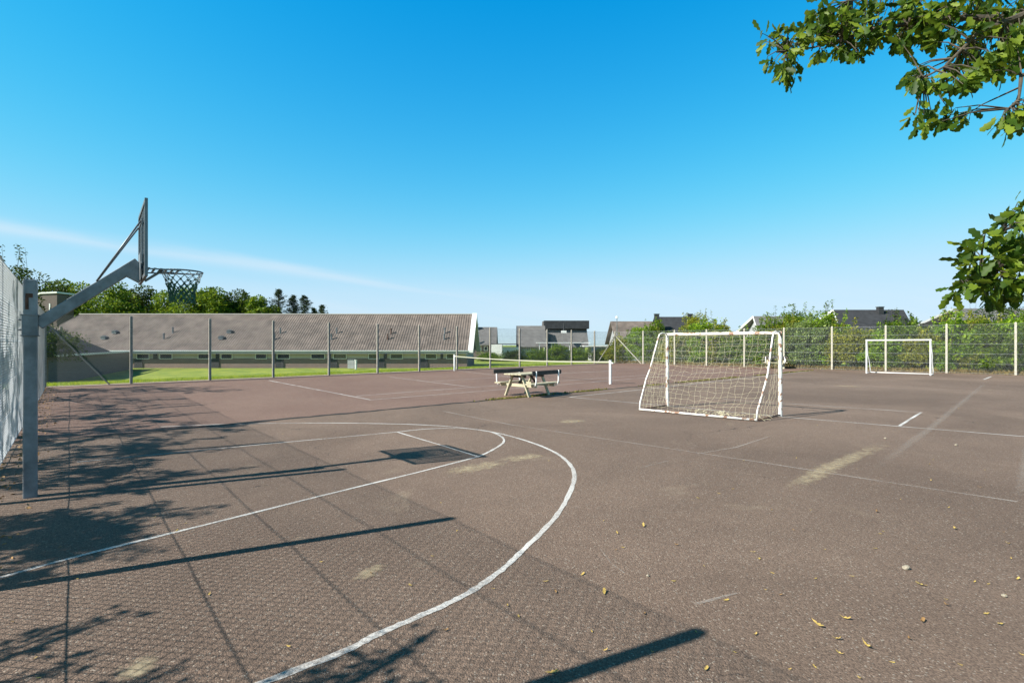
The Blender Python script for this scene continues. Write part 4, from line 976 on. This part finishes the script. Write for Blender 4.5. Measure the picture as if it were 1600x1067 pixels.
# ---------------------------------------------------------------- the oak overhanging from the right
oak = thing('oak_tree', (8.3, 2.0, 0), 'oak whose leafy branches hang into the picture at the upper right', 'tree')
rd = random.Random(31)
tb_ = MB(); tb_.tube([(8.3,2.0,-.2),(8.25,2.05,1.4),(8.1,2.2,3.0),(8.0,2.3,5.2)], [.30,.24,.20,.10], 12)
limbs = {
 'a': [V(8.1,2.2,3.0), P(1900,90,3.6), P(1640,30,3.7), P(1480,28,3.8), P(1360,48,3.9), P(1270,75,4.0), P(1215,82,4.0)],
 'b': [V(8.1,2.2,3.0), P(1800,-60,3.5), P(1640,-40,3.6), P(1500,-25,3.9), P(1400,-10,4.0), P(1310,5,4.1)],
 'c': [V(8.1,2.2,2.8), P(1760,-10,3.4), P(1610,20,3.5), P(1530,50,3.5), P(1475,105,3.5), P(1432,128,3.55)],
 'd': [V(8.1,2.2,2.6), P(1720,120,3.2), P(1640,110,3.3), P(1596,118,3.35), P(1592,155,3.3), P(1570,175,3.3)],
 'e': [V(8.15,2.1,2.2), P(1800,360,2.9), P(1660,390,3.0), P(1590,405,3.0), P(1530,430,3.0), P(1490,448,3.05)],
 'f': [V(8.1,2.2,3.2), P(1860,330,3.1), P(1680,340,3.0), P(1600,350,3.0), P(1555,362,3.0)]}
for k_, pl_ in limbs.items():
    n_ = len(pl_); tb_.tube(pl_, [.07*(1-i/(n_-.6))**2.6+.005 for i in range(n_)], 7)
pos, dr = [], []
def rosette(p, d, n, spread=1.0):
    for _ in range(n):
        a = Vector((rd.gauss(0,1), rd.gauss(0,1), rd.gauss(0,1))).normalized(); v_ = (Vector(d).normalized()*.55 + a*spread*.9 + V(0,0,-.65)).normalized()
        pos.append(tuple(p+V(rd.gauss(0,.008), rd.gauss(0,.008), rd.gauss(0,.008)))); dr.append(tuple(v_))
def nearest(p):
    best = None
    for pl_ in limbs.values():
        for i in range(len(pl_)-1):
            for t in (0, .25, .5, .75):
                q = pl_[i].lerp(pl_[i+1], t); dd = (q-p).length
                if best is None or dd < best[0]: best = (dd, q)
    return best[1]
# leafy spots: centre px, py, half width, half height, twigs, depth
spots = [(1212,60,22,10,4,4.0),(1205,92,10,6,1,4.0),(1250,62,28,22,9,4.0),(1235,112,22,18,7,4.0),(1290,60,30,34,13,4.0),(1330,50,28,40,14,3.95),(1310,20,36,20,11,4.1),(1380,40,34,34,15,3.9),
         (1420,40,30,30,12,3.85),(1445,25,40,28,14,3.9),(1480,50,26,22,8,3.8),(1510,15,40,22,12,3.8),(1560,20,44,30,14,3.7),(1590,50,30,34,12,3.6),(1550,78,34,18,8,3.55),(1520,100,34,22,10,3.5),
         (1560,100,26,20,7,3.5),(1500,128,20,16,6,3.5),(1440,118,30,14,6,3.55),(1432,132,16,14,4,3.55),(1445,185,18,10,3,3.5),(1475,178,18,14,5,3.5),(1430,178,6,4,1,3.5),(1582,175,16,12,4,3.3),(1572,192,14,12,3,3.3),(1600,170,14,12,4,3.3),
         (1592,318,10,10,2,3.0),(1585,345,22,16,5,2.9),(1560,365,26,14,7,3.0),(1590,380,26,24,9,3.0),(1540,400,20,16,5,3.0),(1508,385,14,6,2,3.05),(1520,412,16,8,3,3.05),(1575,420,30,24,10,2.95),(1545,440,30,12,7,3.0),(1500,442,20,6,3,3.05),(1484,452,8,3,1,3.05),(1560,460,24,12,6,2.95),(1592,450,26,22,9,2.9)]
for px, py, hw, hh, tw, Y in spots:
    for _ in range(int(tw*1.65 if py < 90 else tw*1.25 if py < 250 else tw*.7)+1):
        e_ = P(px+rd.uniform(-hw,hw), py+rd.uniform(-hh,hh), Y+rd.uniform(-.25,.25)); st = nearest(e_)
        if (e_-st).length > .5: st = e_ + (st-e_).normalized()*.5 + V(0,0,0)
        st2 = nearest(e_); tb_.tube([st2, st2.lerp(e_, .55)+V(0,0,.02), e_], [.007,.004,.0022], 4)
        d_ = (e_-st2) if (e_-st2).length > .02 else V(-1,0,-.2); rosette(e_, d_, rd.randint(3,6)); rosette(st2.lerp(e_, .72), d_, 2)
# crown outside the frame
for _ in range(260):
    e_ = V(8.1+rd.gauss(0,1.7), 1.9+rd.gauss(0,1.5), 4.6+rd.gauss(0,1.0))
    if e_.y > .05 and abs(e_.x/e_.y) < 1.15: continue
    if e_.x < 4.6: continue
    st2 = V(8.05, 2.2, 3.2+rd.random()*1.8); tb_.tube([st2, st2.lerp(e_, .5)+V(0,0,-.1), e_], [.03,.018,.004], 5); rosette(e_, e_-st2, 10, 1.6)
    for q in range(3): rosette(e_+V(rd.gauss(0,.25), rd.gauss(0,.25), rd.gauss(0,.2)), e_-st2, 6, 1.4)
tb_.build('trunk', m_bark, oak)
pos = np.array(pos); dr = np.array(dr); v, f = scatter(pos, dir_rot(dr), .108*rng.uniform(.65,1.15,len(pos)), OAK_V, OAK_F)
v_o = np_mesh('crown', v, f, m_leaf_oak, oak)

# ---------------------------------------------------------------- moss in the seam, grass at the fences
n = 11000; t = rng.random(n); w_ = rng.normal(size=n)*.06; keep = np.sin(t*70)+np.sin(t*23+1)+rng.normal(size=n)*.5 > .1
keep &= (t > .24)
sAq, sCq = np.array(sA), np.array(sC); base = sAq[None]+(sCq-sAq)[None]*t[:, None]+np.array(nB)[None]*w_[:, None]; base = base[keep]
dr = rng.normal(size=(len(base), 3))*.7+np.array((0,0,.6)); v, f = scatter(base, dir_rot(dr), .065*rng.uniform(.5,1.3,len(base)))
tag(np_mesh('moss', v, f, m_moss), 'yellow green moss and weeds growing along the seam in the court', 'moss', None, 'stuff')
def grass_patch(name, fn, n, hgt, m, label, cat='grass'):
    pts = np.array([fn() for _ in range(n)]); dr = rng.normal(size=(n, 3))*.45+np.array((0,0,1.0))
    v, f = scatter(pts, dir_rot(dr), hgt*rng.uniform(.5,1.3,n), BLADE_V*np.array((1,3.0,1)), BLADE_F); tag(np_mesh(name, v, f, m), label, cat, None, 'stuff')
def lawn():
    p = L + dirB*random.uniform(-2, lenB+2) + nB*(.2+abs(random.gauss(0, 1))*7); return (p.x, p.y, ground_z(p.x, p.y)-.03)
grass_patch('grass', lawn, 60000, .13, m_blade, 'bright green grass beyond the back fence')
def verge():
    p = RR + dirC*random.uniform(0, lenC) + nC*(.1+abs(random.gauss(0, .35))); return (p.x, p.y, -.02)
grass_patch('dry_grass', verge, 9000, .28, m_blade_dry, 'dry yellowish grass and leaf litter along the foot of the pale-posted fence')
def lit():
    p = N + dirA*random.uniform(1, lenA) + V(-dirA.y, dirA.x, 0)*random.gauss(.15, .28); return (p.x, p.y, .005)
pts = np.array([lit() for _ in range(3500)]); dr = rng.normal(size=(len(pts),3))*np.array((1,1,.35)); v, f = scatter(pts, dir_rot(dr), .05*rng.uniform(.6,1.3,len(pts)))
tag(np_mesh('leaf_litter', v, f, m_dry2), 'brown leaf litter gathered along the foot of the edge-on left fence', 'leaf litter', None, 'stuff')

# ---------------------------------------------------------------- fallen leaves and stones on the court
rd = random.Random(5)
def leaf_obj(m, curl, seed):
    r_ = random.Random(seed); V_ = OAK_V.copy()*np.array((1,.8,1)); V_[:, 2] = curl*(V_[:, 1]**2*3+ (V_[:, 0]-.5)**2*1.1) + .04
    for i in range(len(V_)): V_[i, 2] += r_.uniform(0, .05)
    V_[:, 0] -= .5
    b = MB(); b.v = [tuple(x*.072) for x in V_]; b.f = [tuple(x) for x in OAK_F]; return b.build('fallen_leaf', m)
protos = [leaf_obj(m_dry, .5, 1), leaf_obj(m_dry2, .9, 2), leaf_obj(m_dry, 1.1, 3), leaf_obj(m_dry, .2, 4)]
GL = 'dry oak leaf lying on the sunlit court asphalt'
used = set()
def put_leaf(px, py, k, s, label):
    pr = protos[k]
    if k in used: o = pr.copy(); C.objects.link(o)
    else: o = pr; used.add(k)
    p = G(px, py); o.location = (p.x, p.y, .004); o.rotation_euler = (rd.uniform(-.15,.15), rd.uniform(-.15,.15), rd.uniform(0,6.28)); o.scale = (s,s,s)
    tag(o, label, 'leaf', 'fallen leaves on the court')
named = [(1277,976,0,1.25,'large yellow lobed leaf lying below the stone towards the front'),(1320,967,2,.9,'yellow leaf just right of the large lobed leaf'),(1307,999,2,.7,'curled brown-yellow leaf below the pair of yellow leaves'),(1441,972,1,1.0,'upright orange-brown leaf right of the yellow pair'),
         (1563,976,0,.9,'long orange leaf near the right edge at the front'),(944,927,0,1.1,'pale yellow leaf between the white arc and the front post shadow'),(1354,1010,2,1.1,'curled leaf with a stalk right of the curled brown one'),(1103,1047,0,.8,'yellow leaf right of the dark post shadow at the bottom'),
         (862,1052,0,1.0,'yellow leaf left of the dark post shadow at the bottom'),(1005,823,2,1.0,'curled yellow leaf in the open middle of the court'),(1091,779,0,.9,'flat yellow leaf in the middle distance of the court'),(1492,826,0,1.1,'orange leaf at the right below the faded corner line'),
         (1370,800,1,1.0,'brown leaf near the faded long line'),(1440,915,0,1.2,'pale leaf with a long stalk right of the stone'),(910,898,3,.8,'whitish leaf near the wire shadow'),(1162,720,3,.9,'pale leaf on the faded diagonal line')]
for a_ in named: put_leaf(*a_)
more = [(1395,755),(1510,798),(1480,795),(1570,830),(1575,848),(1578,875),(1524,909),(1547,912),(1590,907),(1568,932),(1480,935),(1480,946),(1542,960),(1236,1045),(1313,1024),(1392,1036),(1275,1045),(1598,1024),(1369,856),(1378,833),(1380,829),(1184,875),(1218,928),(1275,904),(1208,894),(1185,873),(1450,727),(1459,720),(1540,733),(1552,711),(1580,708),(1455,752),(1338,733),(1244,717),(1120,772),(1148,766),(1044,811),(941,814),(970,855),(965,833),(960,858),(1100,885),(1133,940),(1174,864),(1055,908),(1195,921),(1208,798),(1264,799),(925,988),(942,1016),(1089,988),(870,1050),(850,907),(868,925),(808,963),(792,945),(771,922),(675,870),(580,898),(714,830),(689,788),(855,722),(722,742),(440,680),(520,600),(1010,655),(985,668),(1130,655),(905,660),(1500,640),(1530,660),(1595,650),(1420,630),(1300,680),(1345,672),(1280,665),(620,612),(450,615),(385,610),(275,832),(287,820),(240,810),(120,905),(80,905),(52,1030),(60,1060),(380,860),(500,880),(330,930),(640,915),(700,985),(450,1010),(1420,1000),(1500,1040),(1340,1060),(1180,990),(1150,1020),(1010,960),(1020,1020),(1430,860),(1330,900),(1290,860),(1240,830),(1060,850),(1530,760),(1410,780)]
for i, (px, py) in enumerate(more): put_leaf(px+rd.uniform(-3,3), py+rd.uniform(-2,2), rd.choice((0,1,2,3)), rd.uniform(.35,.75), 'small dry leaf or leaf scrap on the open court asphalt')
def stone(px, py, s, label, m=m_stone):
    p = G(px, py); b = MB(); r_ = random.Random(int(px)); V_ = []
    import bmesh
    bm = bmesh.new(); bmesh.ops.create_icosphere(bm, subdivisions=2, radius=s)
    for v_ in bm.verts: v_.co = Vector((v_.co.x*1.15, v_.co.y, v_.co.z*.8))*(1+r_.uniform(-.16,.16))
    me = bpy.data.meshes.new('stone'); bm.to_mesh(me); bm.free(); me.materials.append(m); o = bpy.data.objects.new('stone', me); C.objects.link(o); o.location = (p.x, p.y, s*.6); tag(o, label, 'stone', 'stones on the court')
stone(1416, 889, .022, 'rounded beige stone, the largest on the court, in the right foreground')
stone(1569, 932, .014, 'pale yellow stone near the right edge of the court')
stone(1494, 696, .02, 'small white stone beyond the long white line on the right')
stone(1383, 685.5, .02, 'flat pale stone just below the short white goal-area line')
stone(1012, 900, .010, 'tiny dark pebble in the open middle foreground')
